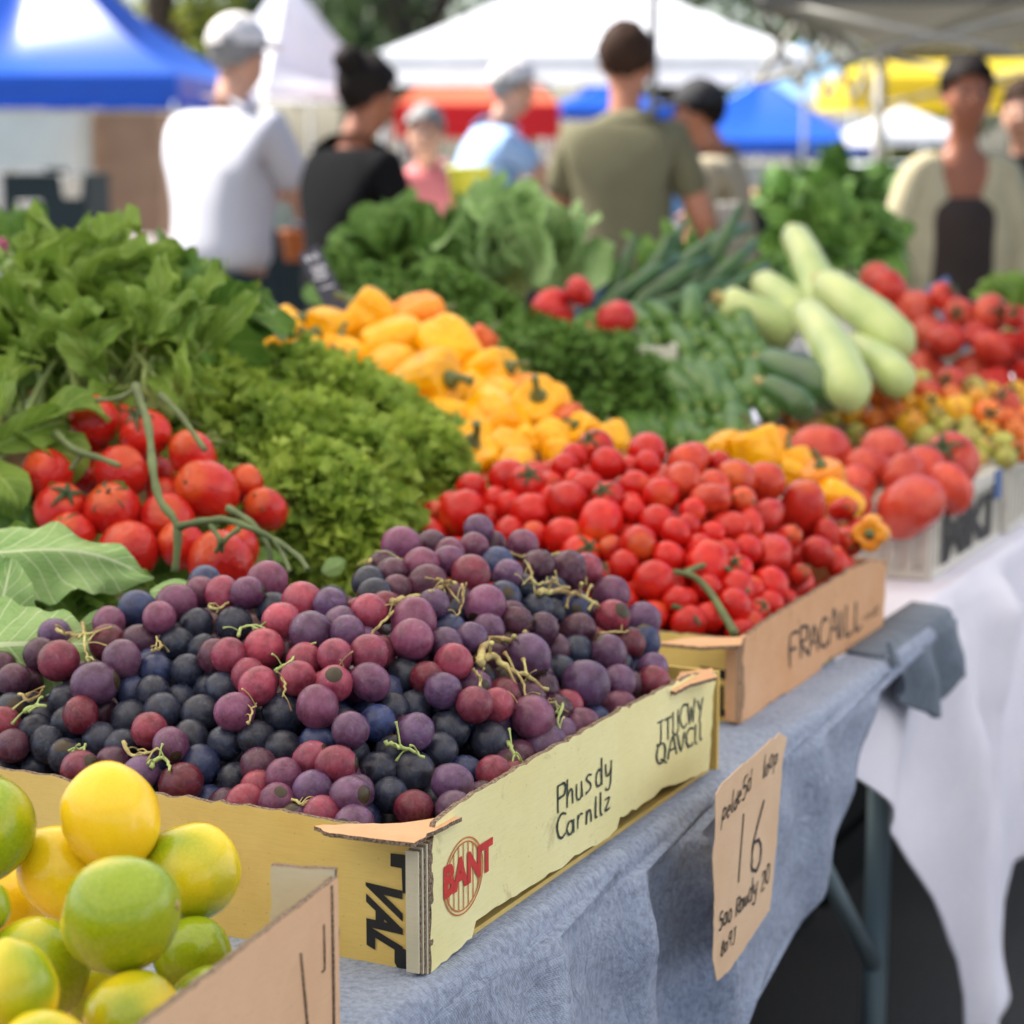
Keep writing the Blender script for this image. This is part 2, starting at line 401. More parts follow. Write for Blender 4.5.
# ------------------------------------------------------------------ heaps: put traced fruit on a heap surface, fill underneath, push apart
def hit(px, py, h, D0=1.0, D1=6.0):
    d = ray(px, py); best = None; n = 160
    for i in range(n + 1):
        D = D0 + (D1 - D0) * i / n; p = CAM + d * D; s, t = ST(p); g = p.z - h(s, t)
        if g <= 0: 
            lo = D - (D1 - D0) / n
            for _ in range(12):
                m_ = (lo + D) / 2; p = CAM + d * m_; s, t = ST(p)
                if p.z - h(s, t) <= 0: D = m_
                else: lo = m_
            return CAM + d * D, D
        if best is None or g < best[0]: best = (g, D)
    return CAM + d * best[1], best[1]
def relax(P, Rr, W, iters=25, slack=.93, lat=.6):
    P = np.array(P, float); Rr = np.array(Rr); W = np.array(W, float); n = len(P)
    for _ in range(iters):
        d = P[:, None] - P[None]; L = np.sqrt((d ** 2).sum(-1)) + 1e-9; m_ = (Rr[:, None] + Rr[None]) * slack
        ov = np.clip(m_ - L, 0, None); np.fill_diagonal(ov, 0)
        share = W[:, None] / (W[:, None] + W[None])
        dp = (d / L[..., None] * (ov * share)[..., None] * .8).sum(1)
        vr = P - np.array(CAM); vr /= np.linalg.norm(vr, axis=1)[:, None]; dep = (dp * vr).sum(1)[:, None] * vr
        P += dep * 1.25 + (dp - dep) * lat
    return P
def parse(s, x0, y0, k):
    out = []
    for it in s.split():
        a = it.split(','); out.append((x0 + float(a[0]) / k, y0 + float(a[1]) / k, float(a[2]) / k, a[3] if len(a) > 3 else ''))
    return out
def bell(x, a, b, p=2.0):                                  # 0 at a, 1 from b on, rounded
    x = max(0.0, min(1.0, (x - a) / (b - a))); return 1 - (1 - x) ** p

# ------------------------------------------------------------------ grapes
GC = {'R': (.25, .030, .055), 'K': (.36, .050, .085), 'P': (.19, .050, .11), 'V': (.13, .055, .125), 'M': (.085, .022, .045), 'B': (.026, .040, .115), 'D': (.021, .026, .048), 'X': (.14, .008, .018)}
G1 = parse("""583,235,43,B 575,265,38,P 640,270,45,K 505,292,50,P 390,315,54,B 701,272,42,P 760,230,53,P 765,305,46,D 665,355,48,D 555,360,46,D 455,355,38,P
505,398,46,D 862,290,52,K 945,300,45,V 802,355,52,K 910,375,57,V 975,360,42,V 1005,320,30,R 740,425,52,K 660,445,47,R 815,425,30,M 320,405,50,X 395,400,44,M
115,385,22,M 155,383,20,V 110,450,45,M 172,462,54,R 45,520,42,M 275,525,56,V 350,475,50,V 425,455,28,B 450,490,45,B 535,485,42,D 390,530,42,B 600,455,45,M
635,535,50,D 735,530,50,K 850,510,43,K 895,455,47,K 955,527,40,K 985,455,46,K 1005,520,35,P 905,605,54,P 805,610,57,D 670,607,50,P 715,678,43,D 885,560,25,M
975,600,32,B 990,655,45,D 985,715,52,D 900,680,44,B 815,705,50,D 735,760,46,M 370,625,54,D 465,605,52,D 565,615,52,D 500,560,30,D 425,655,47,R 490,700,38,P
540,680,42,D 210,640,50,D 185,580,42,D 115,620,32,D 55,575,35,D 35,598,40,D 95,665,46,D 15,640,24,R 40,702,42,M 0,705,32,D 180,725,42,D 295,670,48,D 250,655,30,X
315,745,45,M 235,762,46,R 95,745,32,D 575,745,53,B 525,808,55,X 400,780,44,V 585,850,35,B 330,700,38,D 888,745,45,K 960,768,48,R 810,790,45,P 890,823,50,V
790,855,47,P 700,860,48,R 740,812,30,R 640,870,28,M 985,850,45,V 925,890,44,R 850,915,45,V 990,920,38,B 640,700,40,D 430,560,40,D 560,425,32,D 700,500,34,R
20,770,34,D 140,700,38,D 270,600,34,M 215,500,34,M 590,530,34,D 505,640,30,D 80,500,36,M 0,590,30,D 230,690,34,D 665,800,30,D 450,800,34,D 480,745,30,B 310,350,30,P 60,430,38,M 0,480,40,M -30,540,40,D -40,640,42,D -40,720,42,D 20,420,34,P""", 0, 500, 2.844)
G2 = parse("""395,85,38,V 175,130,50,P 145,210,42,M 85,235,45,D 120,190,35,M 235,195,48,P 240,235,50,M 100,270,45,D 380,140,38,P 330,150,35,P 430,130,25,M
520,130,42,P 355,212,52,R 440,180,47,B 480,215,40,V 410,305,53,P 465,280,46,B 520,250,40,D 560,310,38,D 65,330,48,K 130,305,30,X 210,350,58,P 270,305,38,V
195,410,55,P 310,365,43,B 370,400,42,V 425,365,35,V 10,370,45,V 25,455,50,K 70,400,35,V 75,520,50,P 0,535,30,K 110,435,48,X 170,490,50,D 325,470,50,K
250,510,40,X 370,440,25,M 305,550,48,V 510,350,40,W 575,375,40,W 665,310,43,B 770,270,50,P 770,335,45,R 720,330,30,M 860,340,45,V 680,370,42,M 605,420,38,M
680,430,40,D 570,195,42,W 650,215,50,W 700,200,45,R 535,460,57,V 625,480,40,D 715,400,35,X 755,435,48,V 820,410,42,X 865,405,42,B 690,535,63,V 790,520,45,V
835,485,35,B 875,490,30,V 905,525,45,R 820,600,48,P 745,580,35,D 880,560,30,M 840,530,25,M 460,560,38,X 375,585,48,R 435,590,42,K 460,615,35,V 545,635,57,P
690,645,46,P 720,620,38,B 605,705,60,V 425,685,53,D 320,645,52,D 215,590,35,D 150,590,32,D 95,640,50,B 30,670,45,V 15,585,30,B 60,580,35,B 165,655,32,M
215,660,46,V 285,715,45,D 30,720,42,D 95,760,50,D 210,785,58,D 10,775,32,P 320,805,50,V 350,775,35,B 135,845,42,D 210,880,52,X 15,855,40,V 325,880,42,V 410,850,45,M
435,780,38,R 470,740,35,M 515,795,42,R 565,765,35,M 535,740,25,M 30,910,38,V 75,890,32,B 690,700,30,M 755,640,32,D 620,600,36,W 540,560,38,M 400,510,34,D
260,590,34,D 380,650,30,B 500,690,34,D 150,720,34,D 260,830,34,D 655,250,34,M 600,250,40,D 620,320,34,D 470,420,36,M 420,450,30,M 560,500,32,M 640,560,34,R
480,330,34,M 340,310,30,D 330,270,34,M 290,420,34,V 800,470,34,D 250,440,34,M 380,520,32,V 640,660,34,V 130,550,32,B 270,190,40,M 300,185,38,P 260,130,36,M 190,250,36,M 590,540,32,W 475,500,34,M 905,345,20,V""", 340, 500, 2.844)
GW = .46; GL = .541
def gh(s, t):
    if s < -.02 or s > GL + .03 or t < -.02 or t > GW + .12: return .70
    e = bell(s, 0, .36, 2.4) * bell(t, .0, .22, 2.2) * bell(-s, -(GL + .10), -(GL - .10), 2) * bell(-t, -(GW + .10), -(GW - .10), 2)
    saddle = -.028 * math.exp(-((s - .42) / .14) ** 2 - ((t - .32 + .25 * (s - .42)) / .05) ** 2)
    return .838 + .125 * e + saddle
BUNCH = [((62, 655), 'red and violet grape bunch at left, beside the pale green leaf'), ((55, 740), 'dark blue-black grape bunch along the left part of the yellow box rim'),
 ((180, 605), 'mixed violet and blue grape bunch right of the pale leaf tip'), ((165, 735), 'slate-dark grape bunch with one ruby grape, above the topmost yellow lime'),
 ((290, 640), 'bright pink-red grape bunch in the middle of the left heap'), ((300, 790), 'small plum-coloured grape bunch resting on the yellow rim'),
 ((395, 570), 'maroon grape bunch at the back, in front of the tomatoes'), ((240, 700), 'blue-black grapes below the bright pink-red bunch'),
 ((425, 620), 'purple grape bunch with straw stem on the crest of the right heap'), ((545, 585), 'partly shrivelled grape bunch with brown stems next to the tomatoes'),
 ((390, 740), 'large dark slate grape bunch low in the box near its corner'), ((600, 650), 'plump violet grape bunch near the far end of the yellow side panel'),
 ((505, 700), 'wine and violet grape bunch with a thick yellow stem'), ((500, 775), 'small wine-red grapes tucked behind the lettered side panel')]
gr = []; rg = random.Random(3)
for (px, py, rp, c) in G1 + G2:
    p, D = hit(px, py, gh, 1.2, 2.6)
    small = rp * 2.844 <= 37
    r = min(rp / F * D * (1.32 if small else 1.14), .0235); r = max(r, .0135)
    p = p + ray(px, py).normalized() * (r * ((1.5 if small else .5) + {'D': 1.5, 'B': 1.2, 'M': .8, 'X': .6}.get(c, -.45)))
    gr.append([p, r, c, 2.0 if small else 1.0, (px, py)])
for i in range(22):
    for j in range(18):
        s = .015 + i * .0245 + (j % 2) * .012; t = .016 + j * .026
        if t > GW - .01 or s > GL - .015: continue
        z = gh(s, t) - .064 + rg.uniform(-.004, .002); p = T(s, t, z)
        w = (p - CAM); D = w.dot(FW); px = 512 + F * w.dot(RT) / D; py = 512 - F * w.dot(UP) / D
        if px < -60: continue
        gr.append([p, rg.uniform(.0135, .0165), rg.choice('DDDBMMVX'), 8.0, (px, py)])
P = relax([g[0] for g in gr], [g[1] for g in gr], [(6.0 if g[3] > 3 else 2.5 if g[3] == 2.0 else 1.0) for g in gr], 30, .90)
for i in range(len(gr)):                                   # stay inside the box walls
    s, t = ST(Vector(P[i])); r = gr[i][1]
    s = min(max(s, .006 + r), GL + .01 - r * .5); t = max(t, .006 + r) if P[i][2] < .870 + r * .6 else max(t, .004 + r * .6)
    P[i] = T(s, t, max(P[i][2], TZ + .004 + r))
bun = []
for (cx, cy), lab in BUNCH:
    p, D = hit(cx, cy, gh, 1.2, 2.6); bun.append(empty('grape_bunch', p - Z * .03, lab, 'grapes', 'bunches of grapes heaped in the yellow box'))
ng = 0
order = sorted(range(len(gr)), key=lambda i: gr[i][3])
count = [0] * len(BUNCH); extra = {}
for i in order:
    p, r, c, w, (px, py) = gr[i]; p = Vector(P[i])
    if w > 3 and p.z > gh(*ST(p)) - .026: continue
    b = min(range(len(BUNCH)), key=lambda k: (BUNCH[k][0][0] - px) ** 2 + 1.3 * (BUNCH[k][0][1] - py) ** 2)
    me = GWRINK if c == 'W' else GRAPE[rg.choice((0, 0, 1, 1, 2, 3))]
    cc = GC['M' if c == 'W' else c]; f = rg.uniform(.65, 1.05) if w < 3 else rg.uniform(.35, .6); h_ = rg.uniform(-.1, .1)  # filler grapes coloured darker to deepen the shade in the gaps
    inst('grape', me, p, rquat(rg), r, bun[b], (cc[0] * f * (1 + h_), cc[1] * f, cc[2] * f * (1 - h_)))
def stemtube(bi, zoomset, pts, rad, mat='stem_straw', lift=.012, name='stem'):
    x0, y0 = (0, 500) if zoomset == 1 else (340, 500); out = []
    for q in pts:
        p, D = hit(x0 + q[0] / 2.844, y0 + q[1] / 2.844, gh, 1.2, 2.6); out.append(p - ray(x0 + q[0] / 2.844, y0 + q[1] / 2.844).normalized() * lift)
    rad *= .74; sp = spline(out, 5); n = len(sp); rg2 = random.Random(len(pts) + int(pts[0][0]))
    sp = [p + Vector((rg2.gauss(0, .0006), rg2.gauss(0, .0006), rg2.gauss(0, .0006))) for p in sp]
    mb = MB(); mb.tube(sp, [rad * (1.15 - .6 * i / n) * rg2.uniform(.85, 1.15) for i in range(n)], 7)
    for k in range(3, n - 1, 3):                          # short side stalks ending in a little knob
        d = Vector((rg2.gauss(0, 1), rg2.gauss(0, 1), rg2.gauss(.1, 1))).normalized(); L = rg2.uniform(.008, .02)
        mb.tube(spline([sp[k], sp[k] + d * L * .5 + Z * .002, sp[k] + d * L], 3), [rad * .5, rad * .45, rad * .4, rad * .4, rad * .42, rad * .6, rad * .8], 6)
    mb.obj(name, mat, bun[bi])
stemtube(12, 2, [(400, 465), (405, 420), (430, 395), (490, 400), (550, 398)], .0042)
stemtube(12, 2, [(410, 450), (440, 445), (480, 480), (530, 500), (590, 540)], .0036)
stemtube(12, 2, [(380, 480), (400, 510), (395, 540)], .0016); stemtube(12, 2, [(500, 490), (530, 540), (500, 590)], .0013)
stemtube(12, 2, [(560, 560), (610, 580), (650, 605)], .0013)
stemtube(8, 2, [(150, 290), (200, 280), (250, 268), (300, 240), (330, 235)], .0034)
stemtube(8, 2, [(90, 380), (130, 340), (170, 300)], .0016); stemtube(8, 2, [(345, 240), (350, 290), (330, 330)], .0015)
stemtube(8, 2, [(270, 210), (300, 240), (340, 290)], .0015)
stemtube(9, 2, [(560, 265), (610, 258), (660, 265), (700, 280), (740, 305)], .0034)
stemtube(9, 2, [(480, 150), (530, 160), (590, 158), (630, 150)], .0018); stemtube(9, 2, [(540, 215), (560, 240), (600, 230), (640, 250)], .0015)
stemtube(9, 2, [(530, 170), (545, 210), (520, 240)], .0013); stemtube(9, 2, [(620, 150), (640, 180), (690, 200), (700, 240)], .0016)
stemtube(10, 2, [(130, 690), (165, 700), (200, 710), (240, 735)], .0022, 'stalk_pale'); stemtube(13, 2, [(480, 690), (490, 715), (520, 750)], .0022, 'stalk_pale')
stemtube(11, 2, [(640, 570), (625, 605), (620, 650)], .0018, 'stalk_pale'); stemtube(11, 2, [(740, 380), (790, 375), (830, 375)], .0014)
stemtube(0, 1, [(235, 350), (240, 400), (250, 460)], .0018); stemtube(0, 1, [(160, 370), (210, 385), (260, 380), (320, 360)], .0022)
stemtube(1, 1, [(70, 600), (100, 585), (130, 585)], .0026, 'stalk_pale'); stemtube(1, 1, [(55, 550), (90, 570), (120, 540)], .0018)
stemtube(3, 1, [(350, 690), (375, 725), (430, 715), (480, 690)], .0020); stemtube(3, 1, [(430, 760), (445, 735), (475, 740), (485, 770)], .0022, 'stalk_pale')
stemtube(3, 1, [(205, 720), (225, 712), (245, 695)], .0022, 'stalk_pale')
stemtube(4, 1, [(680, 390), (685, 365), (720, 355), (765, 372)], .0018, 'stalk_pale'); stemtube(4, 1, [(785, 485), (820, 465), (850, 435), (895, 425)], .0018, 'stalk_pale')
stemtube(4, 1, [(800, 500), (810, 530), (805, 560)], .0014); stemtube(4, 1, [(940, 490), (965, 485), (985, 500)], .0012)
stemtube(4, 1, [(705, 640), (715, 600), (730, 580)], .0013); stemtube(5, 1, [(830, 850), (865, 865), (890, 840)], .0013)
stemtube(2, 1, [(590, 300), (620, 310), (650, 290)], .0018); stemtube(2, 1, [(430, 430), (460, 415), (445, 390)], .0016)
stemtube(6, 2, [(80, 180), (100, 160), (150, 160), (180, 170)], .0018)
# ------------------------------------------------------------------ heap helper for loose fruit (each its own thing)
def loose(name, traced, h, meshes, colors, labels, cat, group, child=None, child_p=0, D=(1.5, 5), rmax=.06, axis=None, sink=.4, slack=.93, fill=None, seed=1, childname='calyx', wall=None):
    rg = random.Random(seed); L = []
    for (px, py, rp, c) in traced:
        p, d = hit(px, py, h, *D); sm = c == 'c' and rp * 3.3 < 41; r = min(rp / F * d * (1.25 if sm else 1.12), rmax); L.append([p + ray(px, py).normalized() * r * (sink + (.8 if sm else 0)), r, c, 2.0 if sm else 1.0])
    for (s, t, z, r, c) in fill or []: L.append([T(s, t, z), r, c, 5.0])
    Q = relax([x[0] for x in L], [x[1] for x in L], [x[3] for x in L], 20, slack)
    out = []
    if wall:
        for i, x in enumerate(L):
            a, b = ST(Vector(Q[i])); s0, s1, t0, t1, zr = wall; r = x[1]; k_ = 1.02 if Q[i][2] < zr + r * .3 else .55
            Q[i] = T(min(max(a, s0 + r * k_), s1 - r * k_), min(max(b, t0 + r * k_), t1 - r * k_), Q[i][2])
    for i, (p, r, c, w) in enumerate(L):
        me = rg.choice(meshes[c] if isinstance(meshes, dict) else meshes); cc = colors[c]; f = rg.uniform(.85, 1.12)
        q = rquat(rg)
        if axis: q = qto(axis(rg), rg.uniform(0, 6))
        o = inst(name[c] if isinstance(name, dict) else name, me, Q[i], q, r, None, tuple(x * f for x in cc))
        lab = labels[c] if isinstance(labels, dict) else labels
        lab = lab[i % len(lab)] if isinstance(lab, list) else lab
        tag(o, lab, cat, group[c] if isinstance(group, dict) else group)
        if child and rg.random() < (child_p[c] if isinstance(child_p, dict) else child_p):
            if not axis:
                q = qto(-(ray(512, 400)) + Vector((rg.uniform(-.9, .9), 0, rg.uniform(-.1, 1.2))), rg.uniform(0, 6)); o.rotation_quaternion = q
            ch = bpy.data.objects.new(childname, rg.choice(child)); col.objects.link(ch); ch.parent = o
        out.append(o)
    return out
# tomatoes in the tan cardboard box
TS0, TS1, TT0, TT1 = .697, 1.178, .037, .56
def th_(s, t):
    if s < TS0 - .02 or s > TS1 + .04 or t < TT0 - .02 or t > TT1 + .1: return .70
    e = bell(s, TS0 - .02, TS0 + .33, 2.2) * bell(t, TT0 - .01, TT0 + .24, 2.2) * bell(-s, -(TS1 + .12), -(TS1 - .04), 2) * bell(-t, -(TT1 + .14), -(TT1 - .16), 2)
    return .828 + .15 * e
C1 = parse("""235,225,45,c 330,285,38,c 350,200,58,c 400,205,55,c 465,205,38,c 425,295,58,c 205,305,60,c 115,300,35,c 90,370,45,c 350,365,50,c 545,275,62,c 605,285,35,c 525,155,42,c
520,370,55,c 625,90,55,c 680,145,50,c 720,150,30,c 790,100,55,c 785,145,40,c 755,210,42,c 835,240,55,c 865,210,35,c 600,215,45,c 675,265,50,c 655,340,65,c 810,350,55,c 745,300,40,c
905,350,40,c 890,380,45,c 885,460,50,c 780,420,55,c 690,420,42,c 750,480,45,c 590,430,60,c 680,490,35,c 740,555,40,c 830,540,60,c 825,620,45,c 890,640,35,c 920,570,40,c 920,220,60,o
970,240,60,o 940,120,45,o 180,420,40,c 140,350,38,c 270,300,36,c 280,400,40,c 445,370,42,c 380,430,40,c 480,250,34,c 560,120,38,c 60,400,38,c 720,270,36,c 700,350,38,c 560,200,36,c 300,230,38,c 160,270,34,c 930,300,40,c 70,340,34,c""", 400, 420, 3.2)
C2 = parse("""320,260,60,o 240,150,62,o 410,210,65,o 345,150,35,c 430,305,62,p 510,220,66,o 500,330,60,p 660,325,88,p 385,385,65,p 550,480,82,p 700,470,60,p 800,430,60,p 805,520,38,c
660,575,66,p 215,370,40,c 275,465,55,c 350,465,45,c 415,525,48,c 280,530,72,c 355,570,60,c 150,580,65,c 275,620,50,c 390,665,60,c 470,595,38,c 525,590,62,c 545,655,50,c 480,680,45,c
490,720,45,c 60,530,60,c 95,460,66,c 35,605,45,c 140,680,65,c 235,710,60,c 295,700,50,c 420,740,42,c 600,640,40,c 440,450,50,c 470,380,48,p 590,420,50,p 330,410,44,c 720,390,50,p 840,290,48,p
180,520,50,c 220,580,40,c 330,650,40,c 200,640,44,c 760,500,46,p 610,530,40,p 860,370,36,p""", 620, 420, 3.531)
tf = []
for i in range(11):
    for j in range(11):
        s = TS0 + .03 + i * .044 + (j % 2) * .02; t = TT0 + .03 + j * .046
        if s < TS1 - .02 and t < TT1: tf.append((s, t, th_(s, t) - .062, .023, 'f'))
COLT = {'c': (.60, .014, .009), 'o': (.64, .060, .022), 'p': (.58, .030, .018), 'f': (.5, .015, .012)}
loose({'c': 'cherry_tomato', 'o': 'orange_tomato', 'p': 'plum_tomato', 'f': 'cherry_tomato'}, C1 + C2, th_, {'c': CHERRY, 'o': BIGT + CHERRY, 'p': PLUM, 'f': CHERRY}, COLT,
      {'c': 'glossy small red cherry tomato loose in the tan cardboard box', 'f': 'glossy small red cherry tomato loose in the tan cardboard box',
       'o': 'orange-red round tomato near the top of the tan box heap', 'p': 'larger egg-shaped red plum tomato at the far end of the tan box'}, 'tomato',
      {'c': 'cherry tomatoes in the tan box', 'f': 'cherry tomatoes in the tan box', 'o': 'orange-red tomatoes in the tan box', 'p': 'plum tomatoes in the tan box'},
      child=CALYX, child_p={'c': .14, 'o': .4, 'p': .25, 'f': 0}, D=(1.7, 3.2), rmax=.036, fill=tf, seed=4, wall=(TS0 + .006, TS1 - .004, TT0 + .006, TT1 - .004, .845))
def tube_px(pts, hf, rad, mat, name, parent, lift=.02, D=(1.7, 3.2), taper=.5, loc=None):
    out = []
    for q in pts:
        p, d = hit(q[0], q[1], hf, *D); out.append(p - ray(*q[:2]).normalized() * lift)
    sp = spline(out, 5); mb = MB(); n = len(sp); mb.tube(sp, [rad * (1.1 - taper * i / n) for i in range(n)], 8); return mb.obj(name, mat, parent)
vb = empty('bare_vine', T(.78, .1, .86), 'bare green-brown tomato vine lying over the near corner of the tan box', 'vine')
tube_px([(735, 634), (722, 612), (708, 590), (690, 575), (658, 571)], th_, .0042, 'stem_green', 'stem', vb, .024)
tube_px([(684, 573), (705, 565), (724, 567), (742, 580), (748, 592)], th_, .0030, 'stem_green', 'side_stem', vb, .024)
tube_px([(672, 606), (690, 612), (700, 625)], th_, .0026, 'stem_dark', 'side_stem', vb, .022)
# ------------------------------------------------------------------ tomatoes on the vine, left of the parsley
def vhh(s, t):
    x = bell(s, .47, .72, 2) ; y = bell(t, .38, .5, 2) * bell(-t, -.95, -.72, 2)
    return .80 + .19 * x * (0.3 + .7 * y)
VT = parse("285,195,80,a 440,235,80,a 140,350,78,a 365,340,84,a 620,392,90,b 205,460,84,a 340,465,90,a 490,490,84,b 410,570,95,a 640,600,98,b 735,375,58,b 800,450,64,b 580,285,70,b 260,350,50,a 370,180,50,a 220,520,70,a 540,560,72,b 720,560,60,b 500,410,60,b 300,300,55,a 460,330,60,b 110,440,55,a", 0, 360, 3.012)
tr = {'a': empty('vine_tomatoes', at(110, 530, 2.15), 'vine tomatoes of the left truss, beside the big green leaves', 'tomatoes', 'trusses of vine tomatoes'),
      'b': empty('vine_tomatoes', at(220, 560, 2.10), 'vine tomatoes of the right truss, under the long bare green stem', 'tomatoes', 'trusses of vine tomatoes')}
vp = []
for (px, py, rp, c) in VT:
    D = 2.02 + (560 - py) / 140 * .16 + (.05 if rp < 22 else 0); vp.append([at(px, py, D), min(rp / F * D, .031), c, 1])
Q = relax([x[0] for x in vp], [x[1] for x in vp], [1] * len(vp), 25, .95); rg = random.Random(11)
for i, x in enumerate(vp):
    q = qto(Vector((rg.uniform(-.5, .5), -.6, rg.uniform(.3, 1.2))), rg.uniform(0, 6)); f = rg.uniform(.9, 1.1)
    o = inst('tomato', rg.choice(CHERRY), Q[i], q, x[1], tr[x[2]], (.60 * f, .022 * f, .014))
    if rg.random() < .6:
        ch = bpy.data.objects.new('calyx', rg.choice(CALYX)); col.objects.link(ch); ch.parent = o
def vine(pts, rad, par, taper=.4, name='vine'):
    sp = spline([at(*p) for p in pts], 6); mb = MB(); n = len(sp); mb.tube(sp, [rad * (1 - taper * i / n) * (1 + .15 * math.sin(i * 1.3)) for i in range(n)], 8); return mb.obj(name, 'stem_green', par)
vine([(135, 385, 2.10), (148, 425, 2.05), (153, 470, 2.0), (160, 500, 1.98), (177, 527, 1.97), (175, 572, 1.97)], .0040, tr['b'], .1)
vine([(177, 527, 1.97), (200, 522, 1.96), (225, 520, 1.96), (250, 528, 1.95), (275, 540, 1.95), (298, 556, 1.93), (308, 570, 1.91)], .0038, tr['b'])
vine([(228, 508, 1.98), (250, 522, 1.96), (268, 545, 1.95), (270, 565, 1.95)], .0036, tr['b']); vine([(275, 540, 1.95), (284, 556, 1.94), (290, 572, 1.92)], .003, tr['b'])
vine([(160, 395, 2.12), (180, 415, 2.10), (205, 450, 2.06)], .004, tr['b']); vine([(210, 525, 1.96), (220, 540, 1.95), (216, 552, 1.96)], .003, tr['b']); vine([(240, 528, 1.95), (225, 540, 1.95), (222, 552, 1.96)], .0026, tr['b'])
vine([(55, 432, 2.12), (75, 450, 2.08), (100, 458, 2.06), (120, 466, 2.05)], .004, tr['a']); vine([(85, 450, 2.08), (70, 470, 2.07)], .003, tr['a']); vine([(140, 385, 2.13), (120, 398, 2.13), (95, 400, 2.12)], .0036, tr['a'])
# ------------------------------------------------------------------ leaves
def leaf(mb, base, d, up, L, Wd, curl=1.0, fold=.2, ruf=.1, rf=9, n=14, m=4, rg=random, shape=None, twist=0, stem=0, lobes=0, sr=.0025):
    d = Vector(d).normalized(); up = Vector(up); up = (up - d * up.dot(d)).normalized(); p = Vector(base); ph = rg.uniform(0, 6); ph2 = rg.uniform(0, 6)
    side = d.cross(up); rows = []; uvs = []; spine = []
    if stem:
        q = p.copy(); p = p + d * stem; mb.cm = 1; mb.tube([q, q + d * stem * .5, p, p + d * L * .1], [sr * 1.2, sr, sr * .9, sr * .6], 6); mb.cm = 0
    for i in range(n + 1):
        t = i / n; a = curl * t * t if curl > 0 else curl * t
        h = d * math.cos(a) - up * math.sin(a); nn = up * math.cos(a) + d * math.sin(a)
        if i: p = p + h * (L / n)
        w = Wd * (shape(t) if shape else (math.sin(math.pi * min(1, t * .93 + .05)) ** .75)) * (1 + lobes * math.sin(t * 34 + ph))
        tw = twist * t; s2 = side * math.cos(tw) + nn * math.sin(tw); n2 = nn * math.cos(tw) - side * math.sin(tw)
        row = []
        for j in range(-m, m + 1):
            v = j / m; r_ = ruf * L * v * v * math.sin(rf * t * (1.0 if j > 0 else 1.13) + (ph if j > 0 else ph2)) + ruf * .35 * L * math.sin(5 * v + t * 8 + ph)
            row.append(p + s2 * (v * w * (1 - .15 * fold * abs(v))) + n2 * (fold * abs(v) * w + r_ * (0.2 + t * .8)))
            uvs.append((t, v))
        rows.append(row)
    return mb.grid(rows, uvs)
def near_dir(rg, base, spread): return (Vector(base) + Vector((rg.gauss(0, spread), rg.gauss(0, spread), rg.gauss(0, spread)))).normalized()
# pale crinkled leaves in the near left corner, beside the grapes
def single_leaf(name, label, cat, mat, group=None, **kw):
    mb = MB(); leaf(mb, **kw); o = mb.obj(name, [mat, 'stalk_pale'], loc=kw['base']); return tag(o, label, cat, group)
rg = random.Random(5)
egg = lambda t: math.sin(math.pi * min(1, t ** .75 * .95 + .04)) ** .6
single_leaf('large_leaf', 'pale green scalloped leaf arching over toward the grapes', 'leaf', 'leaf_pale', base=at(-50, 556, 1.84), d=Vector((1, .06, .10)), up=Vector((.1, -.75, .7)), L=.180, Wd=.034, curl=1.15, fold=-.6, ruf=.06, rf=17, n=30, m=7, rg=rg, shape=egg, lobes=.08)
single_leaf('large_leaf', 'pale veined leaf lying flat at the left photo edge above the grapes', 'leaf', 'leaf_pale', base=at(-80, 655, 1.74), d=Vector((1, .03, .14)), up=Vector((.0, -.8, .75)), L=.14, Wd=.05, curl=.45, fold=-.35, ruf=.055, rf=16, n=26, m=7, rg=rg, shape=egg, lobes=.07)
single_leaf('large_leaf', 'pale leaf standing on edge below the tomatoes at far left', 'leaf', 'leaf_pale', base=at(-20, 700, 1.80), d=Vector((.25, .05, 1)), up=Vector((.2, -1, .1)), L=.12, Wd=.035, curl=.5, fold=-.2, ruf=.04, rf=12, n=22, m=6, rg=rg, shape=egg, lobes=.07)
single_leaf('small_leaf', 'small green leaf tip at the top of the left grape heap', 'leaf', 'leaf_pale', base=at(150, 592, 1.86), d=Vector((1, 0, .25)), up=Vector((0, -.6, .8)), L=.045, Wd=.013, curl=1.0, fold=-.3, ruf=.02, n=12, rg=rg)
single_leaf('small_leaf', 'dry yellow leaf scrap among the upper left grapes', 'leaf', 'leaf_pale', base=at(78, 628, 1.80), d=Vector((1, 0, .5)), up=Vector((0, -1, .3)), L=.035, Wd=.007, curl=.6, fold=-.3, ruf=.02, n=10, rg=rg)
single_leaf('small_leaf', 'tiny pale leaf under the parsley, beside the back of the grape box', 'leaf', 'leaf_pale', base=at(322, 572, 2.12), d=Vector((1, 0, .5)), up=Vector((0, -1, .3)), L=.025, Wd=.009, curl=.3, fold=-.3, ruf=.02, n=8, rg=rg)
